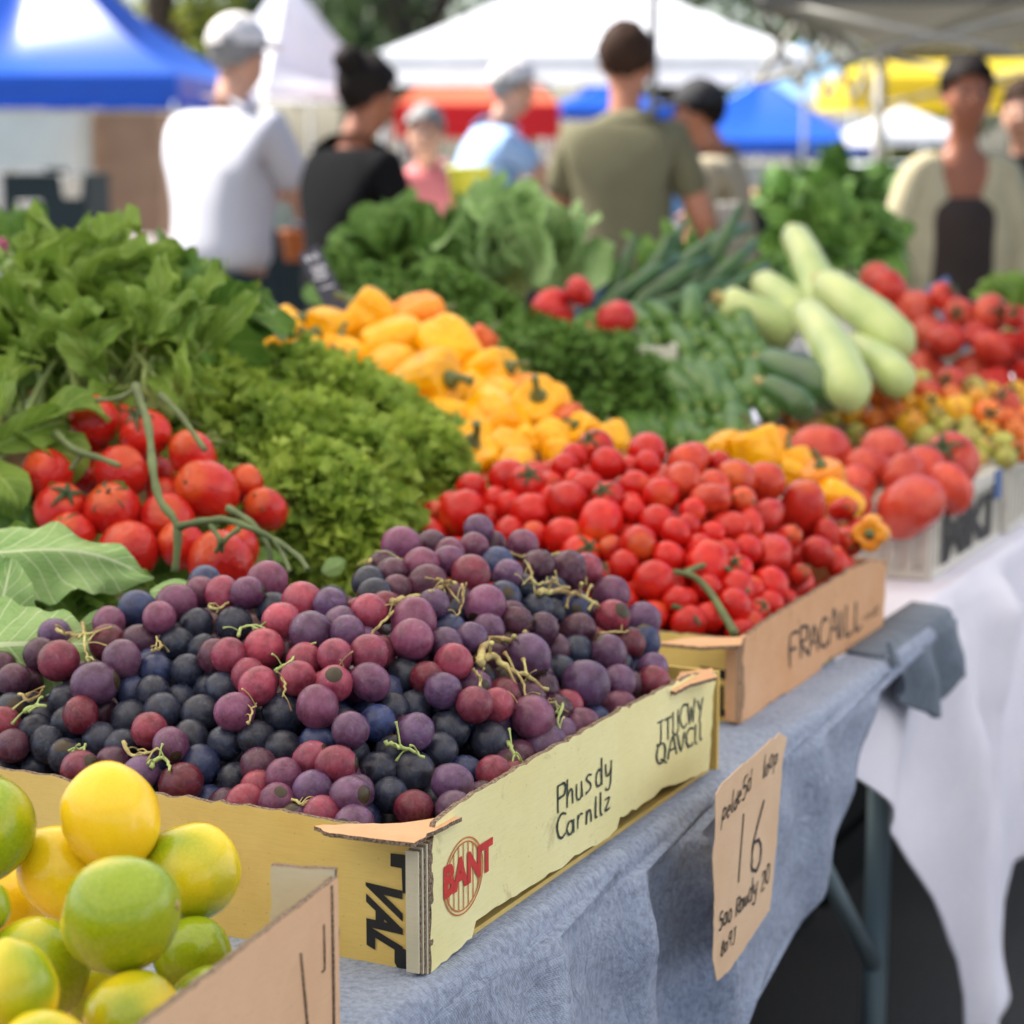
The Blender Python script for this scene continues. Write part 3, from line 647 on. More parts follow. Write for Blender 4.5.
def leafy_bunch(name, label, cat, center, rad, nleaf, mat, L, Wd, seed, group=None, face=Vector((0, -.5, .6)), curl=(.6, 1.6), stem=.05, ruf=.08, stalks=0, rf=9, stalk_mat='stalk_pale', spread=.55, lobes=.03, fold=.25, stalkrad=.006, droop=None):
    rg = random.Random(seed); root = empty(name, Vector(center) - Z * rad[2] * .6, label, cat, group); mb = MB()
    for k in range(nleaf):
        a = rquat(rg) @ Vector((0, 0, 1))
        if a.y > .5: a.y = -a.y
        if a.z < -.3: a.z = -a.z * .5
        q = Vector(center) + Vector((a.x * rad[0], a.y * rad[1], a.z * rad[2])) * rg.uniform(.35, .85)
        d = (Vector((a.x, a.y * .7, a.z + .35)) + face * .35 + Vector((rg.gauss(0, spread), rg.gauss(0, spread), rg.gauss(0, spread)))).normalized()
        up = (face + Vector((rg.gauss(0, .5), rg.gauss(0, .3), rg.gauss(0, .4))))
        if abs(up.normalized().dot(d)) > .97: up = Vector((.3, -1, .2))
        leaf(mb, q - d * L * .35, d, up, L * rg.uniform(.75, 1.2), Wd * rg.uniform(.7, 1.2), rg.uniform(*curl), fold * rg.uniform(.2, 1.5), ruf * rg.uniform(.6, 1.4), rf * rg.uniform(.8, 1.3), 12, 4, rg, stem=stem, lobes=lobes, twist=rg.uniform(-.8, .8))
    f_ = mb.obj('foliage', [mat, 'stalk_pale'], root)
    if stalks:
        for k in range(stalks):
            p0 = Vector(center) + Vector((rg.uniform(-1, 1) * rad[0] * .7, -rad[1] * rg.uniform(.5, .9), -rad[2] * .6)); top = p0 + Vector((rg.uniform(-.05, .05), rg.uniform(-.02, .02), rad[2] * rg.uniform(.7, 1.3)))
            m2 = MB(); m2.tube(spline([p0, (p0 + top) / 2 + Vector((rg.uniform(-.015, .015), -.01, 0)), top], 5), [stalkrad] * 3 + [stalkrad * .8] * 3 + [stalkrad * .6] * 5, 8); m2.obj('stalk', stalk_mat, root)
    return root
GL_ = 'bunches of large-leaved greens on the left'
leafy_bunch('leafy_greens', 'tall curling green leaves with pale stalks, topmost at the left', 'greens', at(95, 340, 2.42), (.085, .09, .075), 60, 'leaf_green', .11, .019, 21, GL_, stalks=9, curl=(.6, 3.4), ruf=.13, rf=15, fold=.9, lobes=.10, spread=.8)
leafy_bunch('leafy_greens', 'dark broad chard leaves in front of the man in white', 'greens', at(175, 350, 2.50), (.065, .07, .04), 20, 'leaf_chard', .10, .036, 22, GL_, stalks=2, curl=(.7, 2.6), ruf=.09, rf=12, fold=.7)
leafy_bunch('leafy_greens', 'yellowish green leaves and stems at the left photo edge', 'greens', at(5, 372, 2.35), (.09, .09, .06), 44, 'leaf_green', .11, .016, 23, GL_, stalks=12, curl=(.5, 3.0), ruf=.12, rf=15, fold=.9, lobes=.1, spread=.8, stalkrad=.005)
leafy_bunch('leafy_greens', 'soft green leaves drooping over the vine tomatoes', 'greens', at(130, 375, 2.30), (.10, .06, .06), 34, 'leaf_green', .09, .018, 24, GL_, stalks=6, curl=(1, 3.2), ruf=.12, rf=14, fold=.8, lobes=.1)
leafy_bunch('leafy_greens', 'pale cabbage-like leaves left of the vine tomatoes', 'greens', at(-25, 455, 2.14), (.05, .06, .05), 24, 'leaf_green', .09, .024, 25, GL_, curl=(.5, 2.6), ruf=.10, fold=.6)
leafy_bunch('leafy_greens', 'small light green salad leaves behind the arching pale leaf', 'greens', at(45, 615, 1.93), (.09, .05, .055), 50, 'leaf_green', .05, .013, 26, GL_, curl=(.5, 3), ruf=.12, fold=.8, stem=.02)
leafy_bunch('leafy_greens', 'dark green leaves under the vine tomatoes', 'greens', at(120, 575, 2.12), (.16, .05, .05), 40, 'leaf_chard', .07, .022, 27, GL_, curl=(.5, 1.5), ruf=.06, stem=.02)
# frilly parsley-like bunches
FRD = Vector((.78, -.2, -.55))
def frilly(name, label, center, rad, n, seed, mat='leaf_parsley', stemdir=Vector((-.8, -.2, .5)), group='frilly green herb bunches', lf=.015, stems=26, cat='herbs', dens=7, sm='stalk_pale'):
    rg = random.Random(seed); root = empty(name, Vector(center) - Z * rad[2], label, cat, group); mb = MB()
    clumps = []
    for k in range(70):
        a = rquat(rg) @ Vector((0, 0, 1))
        if a.y > .4: a.y = -a.y
        clumps.append((Vector(center) + Vector((a.x * rad[0], a.y * rad[1], a.z * rad[2])) * rg.uniform(.72, 1.05), a, rg.uniform(.014, .026)))
    for k in range(n):
        cc_, a0_, cr_ = rg.choice(clumps); a = (rquat(rg) @ Vector((0, 0, 1)) + a0_ * .5).normalized()
        q = cc_ + a * cr_ * rg.uniform(.6, 1.05) * .7 + FRD * (rg.gauss(0, 1) * cr_ * 1.1)
        for j in range(dens):
            c = q + Vector((rg.gauss(0, .005), rg.gauss(0, .005), rg.gauss(0, .005))); dr = near_dir(rg, a, .8); up = near_dir(rg, (0, -.5, 1), .6); s = dr.cross(up)
            if s.length < .05: continue
            s.normalize(); L = lf * rg.uniform(.7, 1.5); w = L * rg.uniform(.35, .6); nn = s.cross(dr).normalized()
            mb.add([c, c + dr * L * .5 + s * w + nn * L * .25, c + dr * L - nn * L * .15, c + dr * L * .5 - s * w + nn * L * .25, c + dr * L * .55 - nn * L * .05], [(0, 1, 4), (1, 2, 4), (0, 4, 3), (4, 2, 3)], [(0, .1), (.5, 1), (1, .1), (.5, -1), (.5, .2)])
    mb.obj('foliage', mat, root)
    m2 = MB()
    for k in range(stems):
        a = Vector((rg.uniform(-1, 1), -rg.uniform(.3, .9), rg.uniform(-.5, .8))).normalized(); tip = Vector(center) + Vector((a.x * rad[0], a.y * rad[1], a.z * rad[2])) * rg.uniform(.75, 1.0)
        b = Vector(center) + Vector((stemdir.x * rad[0], stemdir.y * rad[1], stemdir.z * rad[2])) + Vector((rg.gauss(0, .012),) * 3)
        m2.tube(spline([b, (b + tip) / 2 + Vector((rg.gauss(0, .008), -.016, rg.gauss(0.010, .008))), tip + (tip - Vector(center)) * .06], 4), [.0026] * 5 + [.0016] * 4, 5)
    m2.obj('stem_tuft', sm, root)
    return root
for k_, (lab, px, py, D, rx, rz, n_) in enumerate([('lowest light green frilly parsley bunch, right of the vine tomatoes', 322, 525, 2.27, .062, .060, 1100), ('frilly parsley bunch at upper left, stems running toward the tomatoes', 205, 402, 2.42, .065, .030, 800),
    ('darker parsley bunch on the right, against the lower yellow peppers', 408, 492, 2.50, .058, .070, 1200), ('parsley bunch at the top of the green pile', 290, 402, 2.56, .070, .040, 1000), ('parsley bunch in the middle of the green pile', 268, 462, 2.36, .070, .045, 1000),
    ('parsley bunch just below the upper yellow peppers', 370, 440, 2.58, .070, .055, 1200), ('small parsley tuft behind the right truss of tomatoes', 250, 530, 2.28, .055, .045, 600), ('parsley bunch hanging in the centre of the pile', 335, 475, 2.38, .055, .055, 900)]):
    frilly('herb_bunch', lab, at(px, py, D), (rx, .06, rz), int(n_ * .85), 31 + k_, stemdir=Vector((-1.5, -.5, .45)), stems=36)
# ------------------------------------------------------------------ peppers
PP = parse("""90,130,55,y 160,140,52,y 235,150,62,y 290,190,42,y 210,205,42,y 400,100,60,y 470,100,55,o 425,190,72,y 400,245,62,y 350,280,45,y 520,290,75,y 590,190,72,y 670,260,60,y 700,380,75,y 810,350,68,y
630,465,72,y 870,370,38,r 920,400,42,y 740,480,42,y 570,360,50,y 860,460,36,y 550,420,40,y 330,210,45,y 640,170,36,r 760,310,45,o 500,440,50,y 780,430,44,y 480,350,50,y 1000,420,40,y 610,300,50,y 690,320,50,y 560,270,48,y 720,450,50,y 460,290,50,y 380,330,44,y 830,420,44,y 680,430,50,y""", 230, 280, 2.626)
def ph_(s, t):
    p = T(s, t, 0); return 1.30 - ((CAM.z - 1.06) + (2.95 - p.y) * .19)
def peppers(tr, D0, seed, label, group, ymid=400, slope=.0022, spread=.7):
    rg = random.Random(seed); L = []
    for (px, py, rp, c) in tr:
        D = D0 + (ymid - py) * slope; L.append([at(px, py, D), min(rp / F * D * 1.42, .07), c])
    Q = relax([x[0] for x in L], [x[1] for x in L], [1] * len(L), 10, .74)
    C = {'y': (.94, .51, .006), 'o': (.90, .33, .02), 'r': (.70, .14, .03)}
    for i, x in enumerate(L):
        ax = Vector((rg.gauss(0, spread), rg.gauss(.15, spread), rg.gauss(.35, spread * .7))).normalized(); f = rg.uniform(.9, 1.08)
        o = inst('yellow_pepper', rg.choice(PEPPER), Q[i], qto(ax, rg.uniform(0, 6)), x[1], None, tuple(v * f for v in C[x[2]])); 
        tag(o, label if isinstance(label, str) else label[x[2]], 'pepper', group)
        ch = bpy.data.objects.new('stem', PEPSTEM); col.objects.link(ch); ch.parent = o
peppers(PP, 2.78, 41, {'y': 'glossy golden-yellow bell pepper in the heap behind the parsley', 'o': 'deeper orange bell pepper in the yellow heap behind the parsley', 'r': 'reddish blushed bell pepper among the yellow ones'}, 'bell peppers heaped behind the parsley')
PQ = parse("500,120,75,y 440,110,60,y 560,150,60,y 470,90,40,y 540,90,45,o 720,230,70,o 765,290,70,y 600,180,42,y", 620, 420, 3.531)
peppers(PQ, 2.60, 42, 'yellow-orange pepper between the cherry tomatoes and the green produce', 'peppers at the back of the tomato box', 480, .002)
pe = inst('yellow_pepper', PEPPER[0], at(872, 533, 2.43), qto(Vector((-.35, -1, .1)), 0), .024, None, (.86, .36, .02)); tag(pe, 'orange pepper with green stem end at the far corner of the tan box', 'pepper')
ch = bpy.data.objects.new('stem', PEPSTEM); col.objects.link(ch); ch.parent = pe
# ------------------------------------------------------------------ handwriting: a small stroke alphabet
def arc(cx, cy, rx, ry, a0, a1, n=8): return [(cx + rx * math.cos(R(a0 + (a1 - a0) * i / n)), cy + ry * math.sin(R(a0 + (a1 - a0) * i / n))) for i in range(n + 1)]
GLY = {
 'P': [[(.1, 0), (.1, 1)], [(.1, 1), (.45, .98)] + arc(.45, .74, .2, .24, 90, -90) + [(.1, .5)]], 'R': [[(.1, 0), (.1, 1)], [(.1, 1), (.4, .98)] + arc(.4, .75, .2, .23, 90, -90) + [(.1, .52), (.6, 0)]],
 'F': [[(.1, 0), (.12, 1), (.6, 1.02)], [(.1, .52), (.48, .55)]], 'A': [[(0, 0), (.32, 1), (.6, 0)], [(.12, .36), (.5, .38)]], 'C': [arc(.38, .5, .33, .5, 50, 310, 12)],
 'L': [[(.1, 1), (.08, 0), (.5, .02)]], 'I': [[(.1, 0), (.1, 1)]], 'J': [[(.1, 1), (.6, 1)], [(.4, 1), (.4, .1), (.25, -.12), (.05, .0)]], 'T': [[(0, 1), (.6, 1)], [(.3, 1), (.3, 0)]],
 'U': [[(.08, 1), (.08, .25)] + arc(.3, .22, .22, .22, 180, 360) + [(.52, 1)]], 'W': [[(0, 1), (.15, 0), (.32, .7), (.48, 0), (.65, 1)]], 'Y': [[(0, 1), (.28, .5)], [(.56, 1), (.2, -.1)]], 'V': [[(0, 1), (.28, 0), (.56, 1)]],
 'Q': [arc(.33, .5, .32, .5, 0, 360, 16), [(.3, .2), (.75, -.12)]], 'h': [[(.1, 0), (.1, 1)], [(.1, .4), (.3, .62), (.45, .45), (.45, 0)]], 'u': [[(.05, .6), (.05, .15), (.2, 0), (.4, .1), (.42, .6)], [(.42, .3), (.46, 0)]],
 's': [[(.4, .55), (.2, .62), (.08, .48), (.35, .22), (.3, .05), (.05, .02)]], 'd': [arc(.25, .3, .2, .3, 0, 360, 12), [(.46, 1), (.46, 0)]], 'y': [[(.05, .6), (.12, .2), (.3, .15), (.42, .3)], [(.46, .6), (.4, -.2), (.2, -.38), (.05, -.25)]],
 'a': [arc(.22, .28, .2, .28, 0, 360, 12), [(.43, .55), (.45, 0)]], 'r': [[(.08, .6), (.1, 0)], [(.1, .4), (.25, .6), (.4, .55)]], 'n': [[(.06, .6), (.08, 0)], [(.08, .4), (.25, .6), (.4, .45), (.42, 0)]], 'l': [[(.12, 1), (.1, .1), (.22, 0)]],
 't': [[(.2, .9), (.2, .1), (.35, 0)], [(.02, .6), (.4, .62)]], 'z': [[(.05, .55), (.42, .55), (.05, .02), (.45, .02)]], 'o': [arc(.23, .3, .2, .3, 0, 360, 12)], 'p': [[(.08, .6), (.04, -.4)], arc(.25, .3, .18, .28, 150, -170, 10)],
 'e': [[(.06, .32), (.42, .36)] + arc(.25, .3, .19, .3, 20, 310, 10)], 'i': [[(.1, .55), (.1, 0)], [(.1, .78), (.13, .82)]], '1': [[(.25, 1.0), (.12, 0)]], '6': [[(.5, 1.0), (.15, .5)] + arc(.28, .24, .2, .24, 160, 520, 16)],
 '5': [[(.45, 1), (.12, .98), (.1, .58)] + arc(.22, .32, .24, .3, 90, -130, 8)], '0': [arc(.25, .45, .22, .45, 0, 360, 14)], '2': [arc(.25, .75, .2, .22, 160, -20, 7) + [(.05, 0), (.5, .02)]], '8': [arc(.24, .72, .17, .22, 0, 360, 12), arc(.24, .25, .21, .25, 0, 360, 12)],
 '9': [arc(.24, .7, .2, .25, 0, 360, 12), [(.44, .7), (.3, 0)]], ' ': [], '-': [[(.05, .3), (.4, .32)]], '.': [[(.1, 0), (.13, .03)]]}
WID = {'1': .35, 'I': .3, 'l': .3, 'i': .28, 'W': .8, ' ': .4, 'Q': .75, 'J': .68}
def write(txt, org, ex, ey, nn, size, wid, rg, slant=.0, gap=.08, wob=.03, jitter=.06):
    mb = MB(); x = 0
    for ch in txt:
        sc = size * rg.uniform(1 - jitter, 1 + jitter); dy = rg.uniform(-.5, .5) * jitter * size
        for st in GLY.get(ch, []):
            P_ = []
            for (a, b) in st:
                a += rg.gauss(0, wob * .5); b += rg.gauss(0, wob * .5); P_.append(org + ex * (x + (a + b * slant) * sc) + ey * (b * sc + dy) + nn * .0007)
            if len(P_) > 2: P_ = spline(P_, 3)
            for i in range(len(P_) - 1):
                a, b = P_[i], P_[i + 1]; d = b - a
                if d.length < 1e-6: continue
                sd = d.normalized().cross(nn) * wid * .5 * rg.uniform(.75, 1.2); e = d.normalized() * wid * .25
                o_ = nn * (.00002 * (i % 2))
                mb.add([a - e - sd + o_, b + e - sd + o_, b + e + sd + o_, a - e + sd + o_], [(0, 1, 2, 3)])
        x += (WID.get(ch, .6) + gap) * sc
    return mb
def font_mesh(txt, bold=.0):
    cu = bpy.data.curves.new('t', 'FONT'); cu.body = txt; cu.size = 1; cu.offset = bold; cu.resolution_u = 3
    o = bpy.data.objects.new('t', cu); col.objects.link(o); bpy.context.view_layer.update()
    me = o.evaluated_get(bpy.context.evaluated_depsgraph_get()).to_mesh(); vs = [v.co.copy() for v in me.vertices]; fs = [tuple(p.vertices) for p in me.polygons]
    bpy.data.objects.remove(o); return vs, fs
def letters(txt, org, ex, ey, nn, w, h, bold=.03, shear=0, rough=0, rg=random):
    vs, fs = font_mesh(txt, bold); x0 = min(v.x for v in vs); x1 = max(v.x for v in vs); y0 = min(v.y for v in vs); y1 = max(v.y for v in vs)
    out = []
    for v in vs:
        a = (v.x - x0) / (x1 - x0); b = (v.y - y0) / (y1 - y0); a_ = a * w + b * shear
        q = org + ex * (a_ + rg.gauss(0, rough)) + ey * (b * h + rg.gauss(0, rough)); out.append(q + nn * .0008)
    mb = MB(); mb.add(out, fs); return mb
# ------------------------------------------------------------------ grape box
BH = .097
gb = empty('cardboard_box', T(.27, .22, TZ), 'long yellow cardboard box full of grapes, lettered side panel, torn lower edge', 'cardboard box')
def sidepanel(px_pts, t, name, mats, parent, th=.0045, seed=1, amp=.0007, top=None):
    o2 = [on_t(x, y, t) for x, y in px_pts]; o2 = jag(o2, .007, amp, seed); pts = [T(a, t, b) for a, b in o2]
    mb = MB(); extrude_poly(mb, pts, -V, th); return mb.obj(name, mats, parent, smooth=False)
sp_ = sidepanel([(431, 973), (472, 938), (476, 921), (500, 905), (521, 892), (549, 873), (562, 868), (575, 855), (600, 843), (617, 829), (620, 817), (640, 806), (655, 796), (662, 788), (674, 785), (690, 778), (700, 774), (709, 768), (714, 690), (717, 676), (712, 671), (690, 676), (664, 688), (600, 722), (552, 749), (500, 779), (460, 803), (436, 823), (432, 850)], 0, 'side_panel', ['card_yellow', 'corr'], gb, seed=3)
nV = -V
def on0(px, py, t=0): s, z = on_t(px, py, t); return T(s, t, z)
def put_write(txt, t, pa, pb, hpx, wid, mat, par, seed, name='lettering', slant=.0, jitter=.08, gap=.08):
    """writing along the plane t from pixel pa to pixel pb (baseline), letters hpx high"""
    a = on0(*pa, t); b = on0(*pb, t); up = on0(pa[0], pa[1] - hpx, t) - a; size = up.length; ex = (b - a); L = ex.length; ex.normalize(); ey = up.normalized()
    w0 = sum(WID.get(c, .6) + gap for c in txt) * size; k = L / w0
    rg = random.Random(seed); mb = write(txt, Vector((0, 0, 0)), Vector((1, 0, 0)), Vector((0, 1, 0)), Vector((0, 0, 1)), size, wid, rg, slant, gap, .03, jitter)
    mb.v = [tuple(a + ex * (v[0] * k) + ey * v[1] + nV * v[2]) for v in mb.v]
    return mb.obj(name, mat, par, smooth=False)
put_write('Phusdy', 0, (556, 814), (614, 775), 28, .0019, 'ink_green', sp_, 1)
put_write('Carnllz', 0, (556, 842), (613, 806), 23, .0018, 'ink_green', sp_, 2)
put_write('JTUCWY', 0, (656, 745), (703, 716), 22, .0018, 'ink_green', sp_, 3)
put_write('QAVCll', 0, (656, 766), (703, 738), 19, .0018, 'ink_green', sp_, 5)
# round emblem with red letters
ce = on0(463, 876); exr = (on0(483, 862) - on0(443, 890)).length / 2; ezr = (on0(463, 838) - on0(463, 914)).length / 2; mb = MB()
def ringpts(rx, rz, n=40): return [ce + U * (rx * math.cos(2 * math.pi * i / n)) + Z * (rz * math.sin(2 * math.pi * i / n)) + nV * .0006 for i in range(n)]
for k in (1.0, .90):
    a = ringpts(exr * k, ezr * k); b = ringpts(exr * (k - .05), ezr * (k - .04)); n = 40
    mb.add(a + b, [(i, (i + 1) % n, n + (i + 1) % n, n + i) for i in range(n)])
for i in range(7):
    x = (-.72 + i * .24) * exr; h = ezr * .85 * math.sqrt(max(0, 1 - (x / exr / .88) ** 2)); w = .0006
    mb.add([ce + U * (x - w) - Z * h + nV * .00062, ce + U * (x + w) - Z * h + nV * .00062, ce + U * (x + w) + Z * h + nV * .00062, ce + U * (x - w) + Z * h + nV * .00062], [(0, 1, 2, 3)])
mb.obj('round_emblem', 'ink_orange', sp_, smooth=False)
a = on0(443, 900); b = on0(492, 868); ex = (b - a).normalized(); letters('BANT', a, ex, Z, nV, (b - a).length, (on0(445, 864) - on0(445, 897)).length, .05).obj('lettering', 'ink_red', sp_, smooth=False)
# front face (towards the camera's left), with the black printed band
def TS(s, t, z): return T(s, t, z)
def facepanel(tz, s, name, mats, parent, th=.0045, seed=1, amp=.0006):
    o2 = jag(tz, .007, amp, seed); pts = [T(s, a, b) for a, b in o2]; mb = MB(); extrude_poly(mb, pts, -U, th); return mb.obj(name, mats, parent, smooth=False)
fp = facepanel([(.0, TZ + .001), (.0, TZ + BH - .004), (.10, TZ + BH), (.22, TZ + BH - .001), (.235, TZ + BH - .006), (.28, TZ + BH - .006), (.30, TZ + BH), (GW, TZ + BH), (GW, TZ + .001)], 0, 'end_panel', ['card_ochre_shaded', 'corr'], gb, seed=5)
nU = -U
def on_s(px, py, s):
    d = ray(px, py); k = (s - (CAM - O0).dot(U)) / d.dot(U); p = CAM + d * k; return p
def band(poly, s, mat, par, name):
    pts = [on_s(x, y, s) + nU * .0007 for x, y in poly]; mb = MB()
    from mathutils.geometry import tessellate_polygon
    tr = tessellate_polygon([pts]); mb.add(pts, [tuple(t) for t in tr]); return mb.obj(name, mat, par, smooth=False)
band([(391, 853), (409, 855), (409, 893), (403, 893), (402, 868), (391, 866)], 0, 'ink_black', fp, 'printed_mark')
band([(395, 945), (408, 950), (407, 974), (400, 972), (395, 962)], 0, 'ink_black', fp, 'printed_mark')
a = on_s(366, 872, 0); b = on_s(408, 878, 0); down = (on_s(366, 915, 0) - a)
letters('VAL', on_s(366, 868, 0), -Z, (b - a).normalized(), nU, (on_s(366, 944, 0) - on_s(366, 868, 0)).length, (b - a).length * .88, .05, shear=.012).obj('lettering', 'ink_black', fp, smooth=False)
# corner: layered corrugated edge, folded ledge on top
mb = MB()
for k in range(6): mb.cm = k % 2; mb.box(T(-.0012 - .0021 * k, .0035 + .0005 * k + .0003 * (k % 2), TZ + BH / 2 - .002), (.0009, .0042 + .0004 * (k % 2), BH / 2 - .003 - .0008 * k), (U, V, Z))
mb.cm = 0; mb.obj('corner_ply', ['corr', 'card_grey'], gb, smooth=False)
def ledge(px, z, name, par, mats, th=.003, seed=2):
    pts = [onz(x, y, z) for x, y in px]; mb = MB()
    o2 = jag([(p.x, p.y) for p in pts], .006, .0007, seed); extrude_poly(mb, [Vector((x, y, z)) for x, y in o2], Z, th); return mb.obj(name, mats, par, smooth=False)
ledge([(314, 826), (345, 824), (400, 823), (440, 817), (462, 817), (440, 828), (414, 843), (370, 838), (330, 833)], TZ + BH + .002, 'corner_flap', gb, ['card_pink', 'corr'])
ledge([(668, 690), (680, 672), (712, 668), (717, 677), (690, 684), (676, 692)], TZ + BH + .002, 'corner_flap', gb, ['card_pink', 'corr'])
mb = MB(); mb.box(T(GL, GW / 2, TZ + BH / 2 - .003), (.0022, GW / 2 - .002, BH / 2 - .004), (U, V, Z)); mb.obj('end_panel', 'card_ochre_shaded', gb, smooth=False)
mb = MB(); mb.box(T(GL / 2, GW, TZ + BH / 2 - .003), (GL / 2 - .006, .0022, BH / 2 - .004), (U, V, Z)); mb.obj('side_panel', 'card_yellow', gb, smooth=False)
mb = MB(); mb.box(T(GL / 2, GW / 2, TZ + .003), (GL / 2 - .007, GW / 2 - .007, .0018), (U, V, Z)); mb.obj('bottom_panel', 'card_ochre_shaded', gb, smooth=False)
# ------------------------------------------------------------------ tan tomato box
tb = empty('cardboard_box', T(.94, .28, TZ), 'pinkish tan cardboard box of red tomatoes with handwritten side', 'cardboard box')
TT = .037
tp = sidepanel([(740, 726), (758, 714), (770, 702), (790, 692), (806, 684), (818, 672), (826, 660), (838, 655), (852, 650), (862, 640), (872, 634), (882, 630), (885, 600), (886, 562), (870, 560), (850, 570), (820, 588), (790, 606), (765, 622), (745, 636), (741, 660)], TT, 'side_panel', ['card_pink', 'corr'], tb, seed=8, amp=.0012)
put_write('FRACAILL', TT, (788, 666), (864, 625), 31, .0032, 'ink_black', tp, 7, jitter=.1)
put_write('-nsdt', TT, (862, 622), (880, 612), 10, .001, 'ink_green', tp, 9)
tfp = facepanel([(TT, TZ + .001), (TT, TZ + .083), (.30, TZ + .085), (TT1 + .0, TZ + .085), (TT1, TZ + .001)], TS0, 'end_panel', ['card_ochre_shaded', 'corr'], tb, seed=9)
band([(700, 666), (706, 667), (735, 672), (735, 722), (728, 720), (726, 680), (712, 676), (708, 690), (701, 690)], TS0, 'ink_black', tfp, 'printed_mark')
[letters(ch_, on_s(711 + 9 * i_, 716, TS0), (on_s(727, 683, TS0) - on_s(711, 680, TS0)).normalized(), Z, nU, .008, .030, .05).obj('lettering', 'ink_black', tfp, smooth=False) for i_, ch_ in enumerate('AL')]
mb = MB()
for k in range(6): mb.cm = k % 2; mb.box(T(TS0 - .0012 - .0022 * k, TT + .004 + .0005 * k + .0003 * (k % 2), TZ + .041), (.0009, .0045 + .0004 * (k % 2), .040 - .001 * k), (U, V, Z))
mb.cm = 0; mb.obj('corner_ply', ['corr', 'card_pink'], tb, smooth=False)
ledge([(657, 643), (690, 637), (738, 637), (746, 634), (741, 645), (700, 647)], TZ + .086, 'corner_flap', tb, ['card_pink', 'corr'])
mb = MB(); mb.box(T(TS1, (TT + TT1) / 2, TZ + .04), (.0022, (TT1 - TT) / 2 - .004, .038), (U, V, Z)); mb.obj('end_panel', 'card_pink', tb, smooth=False)
mb = MB(); mb.box(T((TS0 + TS1) / 2, TT1, TZ + .04), ((TS1 - TS0) / 2 - .004, .0022, .038), (U, V, Z)); mb.obj('side_panel', 'card_pink', tb, smooth=False)
mb = MB(); mb.box(T((TS0 + TS1) / 2, (TT + TT1) / 2, TZ + .003), ((TS1 - TS0) / 2 - .006, (TT1 - TT) / 2 - .006, .0018), (U, V, Z)); mb.obj('bottom_panel', 'card_ochre_shaded', tb, smooth=False)
# ------------------------------------------------------------------ lime box
LZ = TZ + .112
lb = empty('cardboard_box', at(130, 1010, 1.25) * 1, 'tan corrugated cardboard box of yellow-green limes in the near corner', 'cardboard box')
cn = onz(338, 877, LZ); d1 = onz(150, 1021, LZ); e1 = (d1 - cn); e1.z = 0; e1.normalize()        # right wall runs towards the camera
e2 = Vector((-.93, .20, 0)); e2.normalize()
n1 = Vector((-e1.y, e1.x, 0)); n1 = n1 if n1.x > 0 else -n1
LL, LWd = .36, .40
def wallrect(p, e, L, z0, z1, n, name, mats, th=.005, seed=3, amp=.0004, top=None):
    prof = [(0, z0), (0, z1)] + (top or []) + [(L, z1), (L, z0)]
    o2 = jag(prof, .008, amp, seed); pts = [p + e * a + Z * (b - p.z) for a, b in o2]; mb = MB(); extrude_poly(mb, pts, n, th); return mb.obj(name, mats, lb, smooth=False)
rw = wallrect(cn, e1, LL, TZ + .003, LZ, n1, 'side_panel', ['card_tan', 'corr'])
# scored creases and a hand slot on the outer face
cr = MB()
def crease(a0, z0, a1, z1, w=.0012):
    a = cn + e1 * a0 + Z * (z0 - cn.z); b = cn + e1 * a1 + Z * (z1 - cn.z); cr.tube([a + n1 * .0004, (a + b) / 2 + n1 * .0007, b + n1 * .0004], w, 6)
crease(.010, TZ + .01, .010, LZ - .002, .0009); crease(.055, LZ - .028, .045, TZ + .02, .0008); crease(.022, LZ - .05, .022, LZ - .022, .0006); crease(.022, LZ - .05, .026, LZ - .05, .0006)
cr.obj('fold_line', 'corr', rw)
n2 = Vector((e2.y, -e2.x, 0)); n2 = n2 if n2.y > 0 else -n2
c2 = cn + e2 * .002
fl = wallrect(c2, e2, .040, TZ + .003, LZ + .004, -n2, 'corner_flap', ['card_grey', 'corr'], .006, 5, .0006)
bw = wallrect(c2 + e2 * .040, e2, LWd - .04, TZ + .003, TZ + .035, -n2, 'back_panel', ['card_tan', 'corr'], .004, 6, .001)
fc = cn + e2 * LWd
wallrect(fc, e1, LL, TZ + .003, LZ - .02, -n1, 'side_panel', ['card_tan', 'corr'], .005, 7)
wallrect(cn + e1 * LL, e2, LWd, TZ + .003, LZ - .01, -n2, 'front_panel', ['card_tan', 'corr'], .005, 8)
mb = MB(); extrude_poly(mb, [cn - Z * (cn.z - TZ - .004), fc - Z * (fc.z - TZ - .004), fc + e1 * LL - Z * (fc.z - TZ - .004), cn + e1 * LL - Z * (cn.z - TZ - .004)], Z, .002); mb.obj('bottom_panel', ['card_tan', 'corr'], lb, smooth=False)
